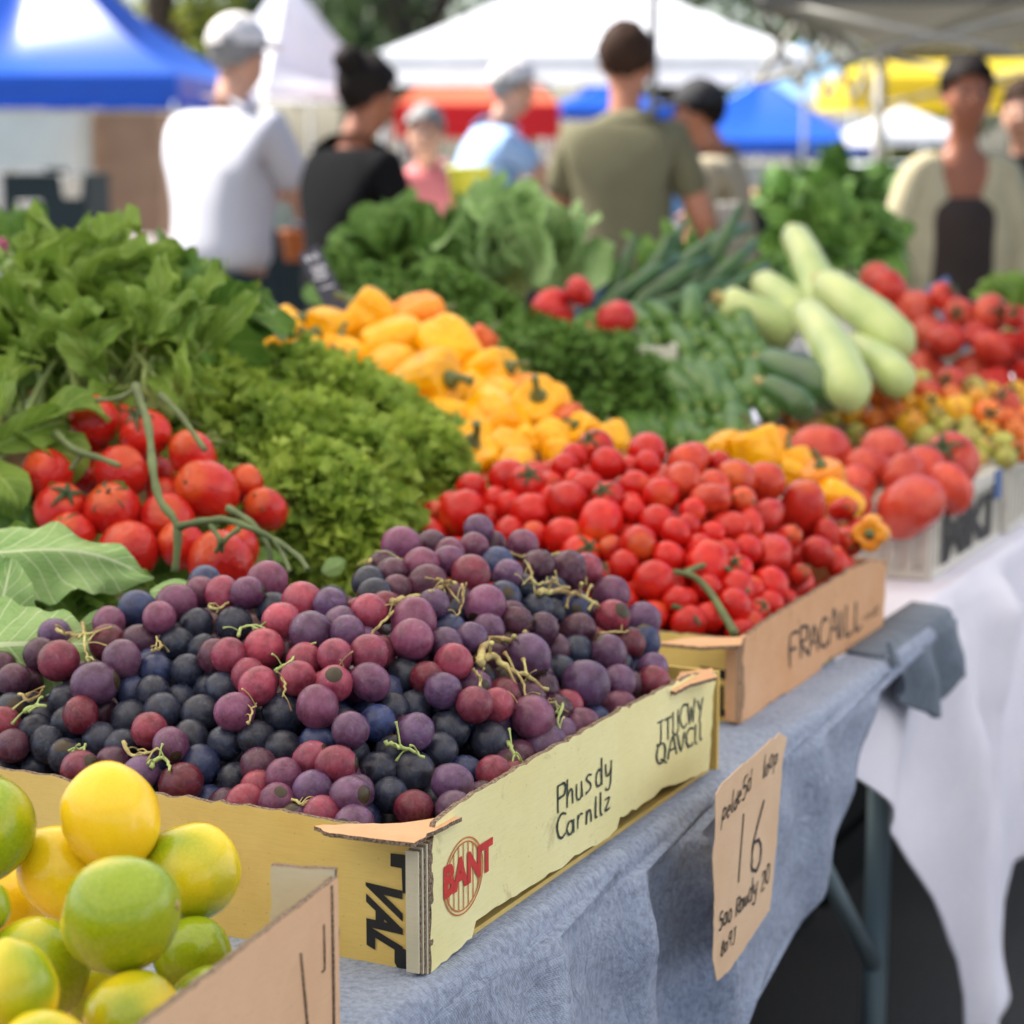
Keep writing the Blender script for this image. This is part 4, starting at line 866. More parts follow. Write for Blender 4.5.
LM = [(-18, 826, 56, 1.34, .62, 0, 'lime-yellow citrus cut by the left photo edge, above the others'), (110, 815, 50.5, 1.345, .05, 1, 'bright yellow lemon with pointed tip, topmost of the pile'), (66, 874, 48, 1.375, .14, 1, 'deep yellow citrus tucked behind the big green lime'),
 (190, 872, 51, 1.36, .47, 0, 'half yellow, half green lime nearest the grape box wall'), (122, 918, 61.5, 1.235, .60, 0, 'largest bright green lime, in the middle front'), (192, 955, 41, 1.33, .92, 0, 'dark green lime low down beside the cardboard wall'),
 (38, 968, 53, 1.27, .68, 0, 'dull olive green lime below and left of the largest one'), (14, 992, 47, 1.17, .52, 1, 'lime with a nipple end pointing up, lower left'), (134, 1016, 52, 1.215, .60, 0, 'yellow-green lime at the bottom edge, touching the tan wall'),
 (42, 1056, 50, 1.13, .42, 2, 'yellow lime showing only its top at the bottom photo edge'), (-16, 908, 28, 1.27, .85, 0, 'small sliver of green lime at the left photo edge'), (4, 905, 45, 1.42, .08, 2, 'shadowed orange-yellow citrus deep in the left of the box'), (100, 985, 40, 1.33, .7, 2, 'hidden dark lime under the largest one'), (210, 1010, 44, 1.26, .8, 2, 'green lime against the tan wall below the dark one')]
rg = random.Random(12)
mb = MB(); mb.tube([(0, 0, .93), (0, 0, .975), (0, 0, .995)], [.10, .085, .05], 9); SBUT = mb.mesh('stem_button', 'stem_straw')
LP = relax([at(x, y, D) for x, y, r, D, g, k, l in LM], [r / F * D for x, y, r, D, g, k, l in LM], [1] * len(LM), 12, .95)
for i, (x, y, r, D, g, k, l) in enumerate(LM):
    q = rquat(rg)
    if i == 1: q = qto(Vector((-.45, .35, .95)))
    if i == 7: q = qto(Vector((.15, -.1, -1)))
    o = inst('citrus_fruit', CITRUS[k], LP[i], q, r / F * D * .98, None, (1, 1 if g > .1 else .9, 1, g)); tag(o, l, 'lemon' if i in (1, 2, 11) else 'lime', 'limes and lemons in the tan box')
    sb_ = bpy.data.objects.new('stem_button', SBUT); col.objects.link(sb_); sb_.parent = o
# ------------------------------------------------------------------ tables and cloths
def drape(name, label, cat, t0, s0, s1, back, hem, mats, folds, seed, ztop=TZ, th=.003, end=None, smin=None):
    """top sheet from t=back to the edge, then down. hem(s) gives lowest z; folds: amplitude function (s,z)"""
    mb = MB(); rows = []; ns = 150; rg = random.Random(seed)
    for i in range(ns + 1):
        a = i / ns; row = []
        sA = s0 + (s1 - s0) * a
        for j in range(5): t = back + (t0 + .012 - back) * j / 4; row.append(T(sA, t, ztop))
        for k in range(1, 5): an = k / 4 * math.pi / 2; row.append(T(sA, t0 + .012 - .012 * math.sin(an), ztop - .012 * (1 - math.cos(an))))
        for j in range(1, 61):
            b = j / 60
            if end: zb = hem(sA); z = ztop - .012 - (ztop - .012 - zb) * b; sm = end(z); s = s0 + (sm - s0) * a
            else: s = sA; zb = hem(s); z = ztop - .012 - (ztop - .012 - zb) * b
            row.append(T(s, t0 - folds(s, z), z))
        rows.append(row)
    mb.grid(rows); o = mb.obj(name, mats); tag(o, label, cat)
    so = o.modifiers.new('thick', 'SOLIDIFY'); so.thickness = .0025; so.offset = 0
    return o
e_pts = [on_t(x, y, -.02) for x, y in [(889, 590), (884, 640), (880, 680), (866, 740), (845, 820), (820, 890), (800, 935), (780, 965), (755, 985), (738, 1015), (726, 1060)]]
ez = [p[1] for p in e_pts][::-1]; es = [p[0] for p in e_pts][::-1]
def blue_end(z): return interp(z, ez, es) + .006 * math.sin(z * 60)
def ridge(s, z, s0, lean, w, z0=.72): 
    d = (TZ - z); c = s0 + lean * d; return math.exp(-((s - c) / (w + .05 * d)) ** 2) * min(1, d / .06)
def blue_folds(s, z):
    d = max(0, TZ - z); g = min(1, d / .25)
    return .004 + .012 * g * math.sin(s * 13 + 1.2 * math.sin(d * 6)) + .028 * ridge(s, z, .42, .22, .012) + .022 * ridge(s, z, .30, .05, .018) - .01 * ridge(s, z, .36, .12, .02) + .020 * ridge(s, z, .14, -.02, .02) + .018 * ridge(s, z, .75, .12, .03) + .012 * ridge(s, z, .95, .0, .02) \
        + .007 * noise.noise(Vector((s * 16, z * 22, 3))) * min(1, d / .03) + .0015 * noise.noise(Vector((s * 60, z * 70, 7)))
drape('tablecloth', 'faded blue denim-like tablecloth hanging off the near table', 'tablecloth', -.015, -.75, 1.20, 1.25, lambda s: .30 + .02 * math.sin(s * 7), 'blue_cloth', blue_folds, 1, end=blue_end)
wh = [on_t(x, y, .03) for x, y in [(845, 770), (856, 783), (876, 806), (909, 843), (928, 895), (940, 960), (946, 1035), (972, 1015), (997, 958), (1004, 862), (1024, 826), (1060, 800), (1100, 780)]]
ws = [p[0] for p in wh] + [4.3]; wz = [p[1] for p in wh] + [.42]
def white_folds(s, z):
    d = max(0, TZ - z); g = min(1, d / .2)
    return .004 + .02 * g * math.sin(s * 17 + 2 * math.sin(d * 5)) + .04 * ridge(s, z, 1.62, .10, .03) + .035 * ridge(s, z, 1.9, -.05, .03) + .03 * ridge(s, z, 1.38, .25, .03) + .006 * noise.noise(Vector((s * 10, z * 12, 3)))
WS0 = ws[0] - .02
drape('tablecloth', 'white tablecloth hanging in long folds off the far table', 'tablecloth', .03, WS0, 4.2, 1.75, lambda s: interp(s, ws, wz), 'white_cloth', white_folds, 2, ztop=TZ + .0015)
gp = [on_t(x, y, .0) for x, y in [(880, 640), (884, 668), (892, 690), (902, 704), (914, 714), (924, 716), (931, 710), (936, 696), (940, 676)]]
gs = [p[0] for p in gp]; gz = [p[1] for p in gp]
mb = MB(); rows = []
for i in range(41):
    s = gs[0] - .01 + (gs[-1] - gs[0] + .03) * i / 40; row = [T(s + .01, .045, TZ + .006), T(s + .005, .02, TZ + .006)]
    for k in range(1, 5): an = k / 4 * math.pi / 2; row.append(T(s, .008 - .012 * math.sin(an) - .004, TZ + .006 - .012 * (1 - math.cos(an))))
    zb = interp(s, gs, gz)
    for j in range(1, 21): z = TZ - .006 - (TZ - .006 - zb) * j / 20; row.append(T(s, -.008 - .014 * math.sin(s * 55 + z * 18) * min(1, (TZ - z) / .05) - .006, z))
    rows.append(row)
mb.grid(rows); o = mb.obj('grey_cloth', 'grey_cloth'); tag(o, 'dark grey-blue cloth bunched between the blue and white tablecloths', 'cloth'); so = o.modifiers.new('thick', 'SOLIDIFY'); so.thickness = .004
def table(label, s0, s1, t0, t1, z, legs, brace=True):
    r = empty('folding_table', T((s0 + s1) / 2, (t0 + t1) / 2, 0), label, 'table', 'folding tables'); mb = MB(); mb.box(T((s0 + s1) / 2, (t0 + t1) / 2, z - .018), ((s1 - s0) / 2, (t1 - t0) / 2, .014), (U, V, Z)); mb.obj('table_top', 'table_board', r, smooth=False)
    for (s, t) in legs: m2 = MB(); m2.tube([T(s, t, 0), T(s, t, z - .033)], .016, 12); m2.obj('leg', 'metal_leg', r)
    return r
t1_ = table('near folding table under the blue cloth', -.70, 1.13, .02, 1.22, TZ, [(-.6, .12), (-.6, 1.1), (1.0, .3), (1.0, 1.1)])
ls, lz = on_t(877, 900, .12)
t2_ = table('far folding table on grey tube legs under the white cloth', WS0 + .03, 4.15, .06, 1.72, TZ, [(ls, .12), (ls, 1.6), (4.0, .2), (4.0, 1.6)])
m2 = MB(); b0 = on0(826, 872, .12) + V * 0; b1 = on0(874, 966, .12); dd = (b1 - b0); m2.tube([b0 - dd * .8, b1], .011, 10); m2.obj('brace', 'metal_leg', t2_)
# ------------------------------------------------------------------ price tag on the blue cloth
pc = empty('price_tag', on0(748, 850, -.05), 'torn beige paper price tag marked 16, on the blue cloth', 'price tag')
TG = [(716, 795), (722, 784), (735, 772), (760, 750), (780, 733), (787, 737), (783, 760), (780, 800), (776, 850), (770, 910), (755, 932), (738, 958), (728, 972), (717, 981), (713, 960), (715, 900), (713, 860), (716, 830)]
o2 = [on_t(x, y, -.066) for x, y in TG]; o2 = jag(o2, .006, .0007, 4); pts = [T(a, -.066, b) for a, b in o2]; mb = MB(); extrude_poly(mb, pts, nV, .0008)
tg = mb.obj('paper', ['paper', 'paper'], pc, smooth=False)
put_write('pelde5d v loop3', -.066, (721, 822), (782, 756), 19, .0015, 'ink_black', tg, 11, jitter=.25, slant=.25, gap=.0)
put_write('1', -.066, (735, 884), (745, 876), 64, .0028, 'ink_black', tg, 12, slant=.12, jitter=.02, gap=.1); put_write('6', -.066, (748, 876), (765, 860), 62, .0028, 'ink_black', tg, 15, slant=.12, jitter=.02, gap=.1)
put_write('5ao Raudy 20', -.066, (718, 932), (768, 882), 18, .0016, 'ink_black', tg, 13, jitter=.2, slant=.2, gap=.0)
put_write('8a9J', -.066, (720, 958), (738, 936), 16, .0013, 'ink_black', tg, 14, jitter=.2, slant=.2, gap=.0)
# ------------------------------------------------------------------ crates under the heaps
def crate(name, label, s0, s1, t0, t1, z0, z1, mat='wood', group='wooden crates under the produce', slats=3):
    c = Vector(T((s0 + s1) / 2, (t0 + t1) / 2, z0)); r = empty(name, c, label, 'crate', group)
    hs, ht = (s1 - s0) / 2, (t1 - t0) / 2; sh = (z1 - z0) / slats
    for (cx, hx) in ((0, 0),):
        mb = MB(); mb.box(c + Z * .008, (hs - .002, ht - .002, .005), (U, V, Z)); mb.obj('base', mat, r, smooth=False)
    for sgn in (-1, 1):
        mb = MB()
        for k in range(slats): mb.box(c + V * (ht * sgn) + Z * (sh * (k + .5)), (hs, .004, sh * .42), (U, V, Z))
        mb.obj('side', mat, r, smooth=False); mb = MB()
        for k in range(slats): mb.box(c + U * ((hs - .001) * sgn) + Z * (sh * (k + .5)), (.004, ht - .006, sh * .42), (U, V, Z))
        mb.obj('side', mat, r, smooth=False)
    for a in (-1, 1):
        for b in (-1, 1): mb = MB(); mb.box(c + U * (a * (hs - .013)) + V * (b * (ht - .013)) + Z * ((z1 - z0) / 2), (.007, .007, (z1 - z0) / 2 + .003), (U, V, Z)); mb.obj('corner_post', mat, r, smooth=False)
    return r
crate('wooden_crate', 'wooden crate hidden under the vine tomatoes', .585, .69, .50, .95, TZ + .002, TZ + .10)
crate('wooden_crate', 'wooden crate raising the parsley bunches', .72, 1.15, .60, .95, TZ + .002, TZ + .13)
crate('wooden_crate', 'wooden crate raising the leafy greens', .55, 1.15, .97, 1.22, TZ + .002, TZ + .26)
crate('wooden_crate', 'wooden crate raising the yellow peppers', 1.22, 1.62, .50, .98, TZ + .004, TZ + .16)
crate('wooden_crate', 'wooden crate raising the kale and cabbage', 1.75, 2.35, .95, 1.55, TZ + .004, TZ + .12)
crate('wooden_crate', 'wooden crate raising the stacked cucumbers', 1.66, 2.15, .52, .92, TZ + .004, TZ + .10)
crate('wooden_crate', 'wooden crate under the pale marrows', 2.05, 2.5, .28, .50, TZ + .004, TZ + .14)
plain('shade_black', (.012, .012, .014), .6, .3, 20, spec=.2)
for (a, b) in ((.55, 1.05), (1.12, 1.62), (1.70, 2.2), (2.3, 2.8), (2.9, 3.4)):  # dark crates added to blacken the shade beneath the tables
    crate('plastic_crate', 'added black crate deepening the shade on the ground under the tables', a, b, .45, .95, .004, .34, 'shade_black', 'added black crates deepening the shade under the tables')
# ------------------------------------------------------------------ white plastic punnet crates on the white cloth
def pcrate(label, s0, s1, t0, t1, z0, h, text=None, blue=False):
    c = Vector(T((s0 + s1) / 2, (t0 + t1) / 2, z0)); r = empty('plastic_crate', c, label, 'crate', 'off-white plastic crates on the white cloth'); hs, ht = (s1 - s0) / 2, (t1 - t0) / 2
    for (nm, ce_, half, ax, n) in (('side', c - V * ht, hs, U, -V), ('side', c + V * ht, hs, U, V), ('end', c - U * hs, ht, V, -U), ('end', c + U * hs, ht, V, U)):
        mb = MB(); ln = half * 2; A3 = (ax, n, Z)
        mb.box(ce_ + Z * (h - .008), (half, .006, .008), A3); mb.box(ce_ + Z * .006, (half, .004, .006), A3); k = int(ln / .022)
        for i in range(k + 1): mb.box(ce_ + ax * (-half + .004 + (ln - .008) * i / k) + Z * (h / 2), (.0035, .0035, h / 2 - .010), A3)
        mb.box(ce_ + Z * (h * .5) - n * .003, (half - .003, .0015, h * .5 - .008), A3)
        p = mb.obj(nm, 'plastic_white', r, smooth=False)
        if text and nm == 'side' and n.dot(V) < 0: letters(text, ce_ - U * (half * .75) + Z * (h * .12) + n * .0042, U, Z, n, half * 1.5, h * .62, .06).obj('lettering', 'ink_black', p, smooth=False)
        if blue and nm == 'side' and n.dot(V) < 0: m2 = MB(); m2.box(ce_ + U * (half * .86) + Z * (h * .8) + n * .008, (.016, .0012, .02), (U, n, Z)); m2.obj('sticker', 'tag_blue', p, smooth=False)
    mb = MB(); mb.box(c + Z * .004, (hs - .004, ht - .004, .002), (U, V, Z)); mb.obj('base', 'plastic_white', r, smooth=False)
PZ = TZ + .004
pcrate('off-white plastic crate of large salmon-red tomatoes, black letters on its side', 1.456, 1.80, .065, .42, PZ, .10, 'MKI', True)
pcrate('off-white plastic crate of small mixed tomatoes behind the lettered one', 1.84, 2.22, .06, .46, PZ, .105)
def hb(s0, s1, t0, t1, zr, top):
    def f(s, t):
        if s < s0 - .03 or s > s1 + .06 or t < t0 - .03 or t > t1 + .12: return .70
        return zr + top * bell(s, s0 - .02, s0 + .2, 2) * bell(t, t0 - .02, t0 + .18, 2) * bell(-s, -(s1 + .1), -(s1 - .08), 2) * bell(-t, -(t1 + .14), -(t1 - .12), 2)
    return f
BIGC = {'a': (.62, .075, .045), 'y': (.80, .44, .03), 'o': (.78, .19, .03), 'r': (.66, .05, .03), 'g': (.45, .45, .10), 'q': (.55, .03, .025)}
loose('beefsteak_tomato', parse("205,630,88,a 320,665,65,a 360,620,62,a 540,630,76,a 490,690,70,a 420,740,92,a 260,745,60,a 290,700,60,a 450,650,60,a 380,680,60,a", 760, 240, 2.845), hb(1.456, 1.80, .065, .42, .862, .085), BIGT, BIGC,
      'large salmon-red tomato in the lettered off-white crate', 'tomato', 'large tomatoes in the off-white crate', child=CALYX, child_p=.3, D=(2.3, 4), rmax=.06, seed=6)
mixed = parse("""435,420,30,o 350,450,36,o 270,470,32,o 245,500,30,y 430,530,42,y 160,545,42,y 320,520,35,o 580,490,42,y 640,500,40,o 500,475,35,y 560,410,40,a 700,470,40,a 725,545,32,o 680,510,34,o 480,440,34,a
 90,520,30,o 390,490,30,o 470,560,32,g 530,530,30,g 600,560,34,g 640,590,30,g 620,620,28,g 690,580,30,g 200,520,28,g 280,550,30,g 370,560,28,g 540,450,32,o 620,450,32,y 660,440,30,y 730,440,36,y 740,500,30,o 420,470,28,y 300,430,30,o 380,400,26,o 120,560,30,y 590,530,26,g 510,500,26,g 650,545,28,y 700,620,30,g 740,600,30,o 600,420,30,g 460,400,28,g""", 760, 240, 2.845)
loose('small_tomato', mixed, hb(1.84, 2.35, .04, .62, .868, .10), CHERRY, BIGC, {'y': 'small yellow tomato in the mixed crate behind the salmon tomatoes', 'o': 'small orange tomato in the mixed crate behind the salmon tomatoes', 'a': 'small rosy tomato in the mixed crate behind the salmon tomatoes', 'g': 'small greenish unripe tomato in the mixed crate behind the salmon tomatoes'},
      'tomato', {c: 'small mixed tomatoes, ' + n for c, n in zip('yoag', ('yellow', 'orange', 'rosy', 'greenish'))}, child=[GREEN_CALYX], child_p=.5, D=(2.7, 4.6), rmax=.045, seed=7)
redb = parse("""380,170,50,r 430,200,58,a 490,260,60,a 480,350,60,a 590,350,60,a 660,320,52,r 620,230,50,a 690,310,66,q 560,400,48,r 430,330,50,r 350,130,42,a 540,300,50,r 600,300,44,q 400,250,46,r 330,180,40,r 740,300,50,q 740,370,50,q 660,380,52,q 720,250,36,q 500,200,40,r 570,210,38,a 520,400,44,q""", 760, 240, 2.845)
loose({'r': 'red_tomato', 'a': 'red_tomato', 'q': 'red_pepper'}, redb, hb(2.26, 3.1, -.0, .8, .90, .20), {'r': BIGT, 'a': BIGT, 'q': PEPPER}, {'r': (.60, .05, .03), 'a': (.64, .10, .06), 'q': (.55, .025, .02)},
      {'r': 'large red tomato in the farthest red heap near the blue tag', 'a': 'rosy tomato in the farthest red heap near the blue tag', 'q': 'deep red bell pepper at the right photo edge of the far heap'}, 'tomato', {'r': 'red tomatoes of the far heap', 'a': 'rosy tomatoes of the far heap', 'q': 'red peppers of the far heap'}, child=CALYX, child_p=.3, D=(3.2, 5.5), rmax=.075, seed=8)
for o in list(scn.objects):
    if o.name.startswith('red_pepper'): o['category'] = 'pepper'
fr_ = [o for o in scn.objects if o.get('group', '').endswith('of the far heap')]
if fr_:
    q_ = [(*ST(o.location), o.location.z - max(o.scale)) for o in fr_]; sa, sb_ = min(x[0] for x in q_), max(x[0] for x in q_); ta, tb2 = min(x[1] for x in q_), max(x[1] for x in q_)
    pcrate('off-white plastic crate of red tomatoes and peppers farthest right', 2.235, sb_ + .10, .06, tb2 + .04, PZ, min(x[2] for x in q_) + .03 - PZ)
mid = parse("25,225,58,r 62,262,58,r 108,255,52,r 40,195,38,r", 560, 230, 2.695)
loose('red_tomato', mid, lambda s, t: -1, BIGT, {'r': (.62, .03, .03)}, 'red tomato beside the cabbage in front of the olive shirt', 'tomato', 'few red tomatoes beside the cabbage', D=(3.25, 3.3), rmax=.05, seed=9)
bt = empty('punnet', at(606, 362, 3.32), 'white cardboard punnet holding the few red tomatoes', 'punnet'); mb = MB(); c = at(606, 362, 3.32)
for a, b, hx, hy in ((0, -.07, .10, .003), (0, .07, .10, .003), (-.10, 0, .003, .067), (.10, 0, .003, .067)): mb.box(c + Vector((a, b, 0)), (hx, hy, .03))
mb.obj('side', 'plastic_white', bt, smooth=False); mb = MB(); mb.box(c - Z * .028, (.096, .066, .003)); mb.obj('base', 'plastic_white', bt, smooth=False)
# ------------------------------------------------------------------ cucumbers, marrows
def lathe(name_, L, prof, n=14, bend=.0, amp=.04, seed=1):
    mb = MB(); pts = []; rad = []
    for i, (a, r) in enumerate(prof): pts.append(Vector((bend * math.sin(a * math.pi), 0, (a - .5) * L))); rad.append(r)
    mb.tube(pts, rad, n); 
    for i, v in enumerate(mb.v): k = 1 + amp * noise.noise(Vector(v) * 25 + Vector((seed, 0, 0))); mb.v[i] = (v[0] * k, v[1] * k, v[2])
    return mb
cup = [(0, .004), (.01, .011), (.04, .018), (.12, .022), (.5, .024), (.85, .021), (.95, .015), (.985, .009), (1, .003)]
CUC = []
for k in range(2):
    m = lathe('c', .15, cup, 14, .006, .05, k); CUC.append(m.mesh('cucumber', 'cucumber'))
mt = MB(); mt.tube([(0, 0, -.0785), (0, 0, -.0745), (0, 0, -.071), (0, 0, -.066)], [.004, .007, .0095, .012], 12); CTIP = mt.mesh('flower_end', 'cucumber_tip')
rg = random.Random(50); 
for i in range(12):
    for j in range(10):
        px = 604 + i * 18.5 + (j % 2) * 9 + rg.uniform(-3, 3); py = 310 + j * 16.5 + rg.uniform(-3, 3)
        if ((px - 690) / 86) ** 2 + ((py - 385) / 72) ** 2 > 1 or (py < 340 and px > 740): continue
        D = 3.02 + (430 - py) * .0035; p = at(px, py, D); ax = Vector(((px - 700) * .003 - .12 + rg.gauss(0, .12), 1, .10 + rg.gauss(0, .12))).normalized()
        p = p + ax * rg.uniform(-.02, .025)
        o = inst('cucumber', CUC[(i + j) % 2], p + ax * .075, qto(ax, rg.uniform(0, 6)), (.80, .80, rg.uniform(.95, 1.2))); tag(o, 'short knobbly green cucumber stacked end-on in the middle pile', 'cucumber', 'cucumbers stacked end-on')
        ch = bpy.data.objects.new('flower_end', CTIP); col.objects.link(ch); ch.parent = o
lk = [(0, .006), (.1, .012), (.5, .016), (.8, .014), (1, .006)]
LK = lathe('l', .34, lk, 12, .03, .05, 4).mesh('green_gourd', 'zucchini_green')
for i in range(16):
    px = 612 + rg.uniform(0, 110); py = rg.uniform(262, 345); D = 3.5 + (345 - py) * .004; ax = Vector((rg.uniform(.15, .9), .5, rg.uniform(.0, .9))).normalized()
    o = inst('long_cucumber', LK, at(px, py, D), qto(ax, rg.uniform(0, 6)), rg.uniform(.8, 1.1)); tag(o, 'long thin dark green cucumber lying behind the stacked pile', 'cucumber', 'long cucumbers behind the stack')
def marrow(label, a, b, r, Da, Db, mat='zucchini_pale', bend=.01, g='pale green marrows heaped crosswise'):
    A = at(*a, Da); B = at(*b, Db); L = (B - A).length; rr = r / F * (Da + Db) / 2
    mb = lathe('m', L, [(0, rr * .25), (.02, rr * .62), (.07, rr * .8), (.25, rr * .86), (.6, rr), (.88, rr * .98), (.96, rr * .75), (.99, rr * .4), (1, rr * .1)], 20, bend, .06, int(a[0])); 
    root = inst('marrow', mb.mesh('marrow', mat), (A + B) / 2, (B - A).to_track_quat('Z', 'Y')); tag(root, label, 'marrow', g)
    m2 = MB(); m2.tube([(0, 0, -L / 2 - .018), (0, 0, -L / 2 + .006)], [rr * .28, rr * .32], 8); s = bpy.data.objects.new('stem_end', m2.mesh('stem_end', 'stem_straw')); col.objects.link(s); s.parent = root
marrow('pale marrow standing up at the top of the marrow pile', (792, 232), (824, 318), 19, 3.75, 3.5)
marrow('fattest pale marrow slanting down to the right', (822, 282), (902, 350), 24, 3.5, 3.3)
marrow('pale marrow pointing up-left, reaching over the cucumbers', (722, 300), (795, 338), 22, 3.45, 3.45)
marrow('pale marrow in the centre, pointing down toward the camera', (805, 310), (852, 400), 23, 3.35, 3.05)
marrow('short pale marrow low on the right beside the red heap', (850, 345), (902, 384), 20, 3.35, 3.15)
marrow('yellowish marrow half hidden in the middle of the pile', (760, 282), (800, 322), 20, 3.65, 3.5)
marrow('small dark green marrow at the lower edge, beside the cucumbers', (764, 384), (806, 412), 15, 3.05, 2.98, 'zucchini_green')
marrow('dark green marrow under the pale ones', (762, 362), (838, 396), 22, 3.25, 3.1, 'zucchini_green')
# ------------------------------------------------------------------ kale, cabbage and other greens at the back
KB = 'leafy vegetables at the back of the stall'
leafy_bunch('kale_bunch', 'dark green leafy bunch right of the yellow peppers', 'greens', at(400, 292, 3.75), (.085, .10, .075), 60, 'leaf_kale', .11, .045, 61, KB, curl=(.4, 1.2), ruf=.06, rf=14, fold=.2)
leafy_bunch('cabbage', 'big pale blue-green cabbage head with loose outer leaves', 'cabbage', at(515, 280, 3.70), (.06, .08, .07), 46, 'leaf_cabbage', .12, .062, 62, KB, curl=(-1.2, .4), ruf=.04, rf=11, fold=-.3, spread=.3)
leafy_bunch('kale_bunch', 'green leaves rising behind the cabbage, toward the olive shirt', 'greens', at(465, 250, 4.1), (.10, .06, .05), 30, 'leaf_kale', .10, .035, 63, KB, curl=(.4, 1.2), ruf=.06)
frilly('herb_bunch', 'dark feathery dill in front of the cabbage and red tomatoes', at(535, 368, 3.3), (.12, .08, .05), 1300, 64, 'leaf_dark', group=KB, lf=.014, sm='stem_green')
frilly('herb_bunch', 'dark feathery greens left of the cucumbers, lower part', at(590, 385, 3.1), (.085, .06, .06), 800, 65, 'leaf_dark', group=KB, lf=.013, sm='stem_green')
frilly('herb_bunch', 'dark stemmed greens between the peppers and the cabbage', at(430, 330, 3.45), (.13, .08, .08), 900, 66, 'leaf_dark', group=KB, lf=.014, sm='stem_green')
leafy_bunch('leafy_greens', 'dark broad leaves behind the pale marrows', 'greens', at(835, 262, 4.3), (.10, .08, .07), 46, 'leaf_dark', .11, .04, 67, KB, curl=(.4, 1.2), ruf=.06)
leafy_bunch('leafy_greens', 'long dark leaves above the stacked cucumbers', 'greens', at(680, 300, 3.95), (.13, .08, .035), 34, 'leaf_dark', .13, .020, 68, KB, curl=(.4, 1.2), ruf=.03)
leafy_bunch('leafy_greens', 'bright green leaves at the right photo edge', 'greens', at(1030, 318, 4.3), (.09, .07, .04), 26, 'leaf_green', .09, .03, 69, KB, curl=(.4, 1.2))
# dark pinned tags standing in the produce
def stake(label, a, b, D, w, mat, seed):
    A = at(*a, D); B = at(*b, D - .03); ex = (B - A); L = ex.length; ex.normalize(); nn = (-ray(*a)).normalized(); nn = (nn - ex * nn.dot(ex)).normalized(); ey = nn.cross(ex)
    r = empty('price_sign', B, label, 'price sign', 'small dark price signs stuck in the produce'); mb = MB(); mb.box((A + B) / 2, (L / 2, w / 2, .002), (ex, ey, nn)); bd = mb.obj('board', mat, r, smooth=False)
    rg = random.Random(seed); tx = write('2 80 1 kg', A + ex * L * .06 - ey * w * .25 + nn * .002, ex, ey, nn, w * .55, .004, rg, .1, .05, .03, .1); tx.obj('lettering', 'chalk', bd, smooth=False)
    mb = MB(); mb.tube([B - ex * .01 - nn * .003, B + ex * .12 - nn * .003], .003, 6); mb.obj('stick', 'wood', r)
stake('slanted dark price sign with pale writing behind the yellow peppers', (308, 250), (352, 335), 3.1, .032, 'tag_dark', 1)
stake('slanted blue price sign with pale writing in the far red heap', (936, 282), (972, 345), 3.9, .045, 'tag_blue', 2)
# ------------------------------------------------------------------ people
plain('skin_light', lin((212, 160, 132)), .55, .12, 20); plain('skin_mid', lin((178, 118, 88)), .55, .12, 20); plain('skin_tan', lin((150, 92, 64)), .55, .12, 20)
plain('cloth_white', lin((206, 206, 214)), .9, .06, 6, .3, 30); plain('cloth_black', (.008, .008, .009), .95, .2, 6, spec=.08); plain('cloth_olive', lin((108, 104, 76)), .9, .15, 6, .3, 30); plain('cloth_beige', lin((176, 164, 136)), .9, .12, 6, .3, 30)
plain('cloth_sky', lin((160, 190, 228)), .9, .1, 6); plain('cloth_brown', lin((54, 42, 36)), .9, .2, 10); plain('cloth_cardigan', lin((182, 172, 138)), .9, .15, 10, .4, 60); plain('denim', lin((44, 66, 84)), .9, .3, 10); plain('dark_teal', lin((30, 52, 60)), .9, .3, 10); plain('cloth_pink', lin((214, 120, 120)), .9, .2, 8)
plain('hair_dark', (.014, .010, .008), .75, .4, 60, .6, 120, spec=.15); plain('hair_brown', (.045, .022, .012), .75, .4, 60, .6, 120, spec=.15); plain('hair_grey', (.32, .31, .30), .7, .4, 60, .6, 120); plain('cap_white', lin((236, 228, 222)), .8, .1, 10); plain('cap_dark', (.02, .02, .022), .8); plain('eye', (.02, .015, .012), .3); plain('lips', lin((160, 86, 76)), .5); plain('shoe', (.05, .045, .04), .6); plain('cap_red', lin((200, 70, 70)), .8)
def skin_obj(name, verts, edges, mat, parent, lv=2):
    me = bpy.data.meshes.new(name); me.from_pydata([v[:3] for v in verts], edges, []); me.materials.append(MATS[mat])
    o = bpy.data.objects.new(name, me); col.objects.link(o); o.parent = parent
    sk = o.modifiers.new('skin', 'SKIN'); sk.use_smooth_shade = True
    if not me.skin_vertices: 
        bpy.context.view_layer.objects.active = o
    for i, v in enumerate(verts):
        sv = me.skin_vertices[0].data[i]; sv.radius = (v[3], v[4] if len(v) > 4 else v[3]); sv.use_root = (i == 0)
    s = o.modifiers.new('sub', 'SUBSURF'); s.levels = lv; s.render_levels = lv
    dg = bpy.context.evaluated_depsgraph_get(); ev = o.evaluated_get(dg); nm = bpy.data.meshes.new_from_object(ev); o.modifiers.clear(); o.data = nm
    for p in nm.polygons: p.use_smooth = True
    if not nm.materials: nm.materials.append(MATS[mat])
    return o
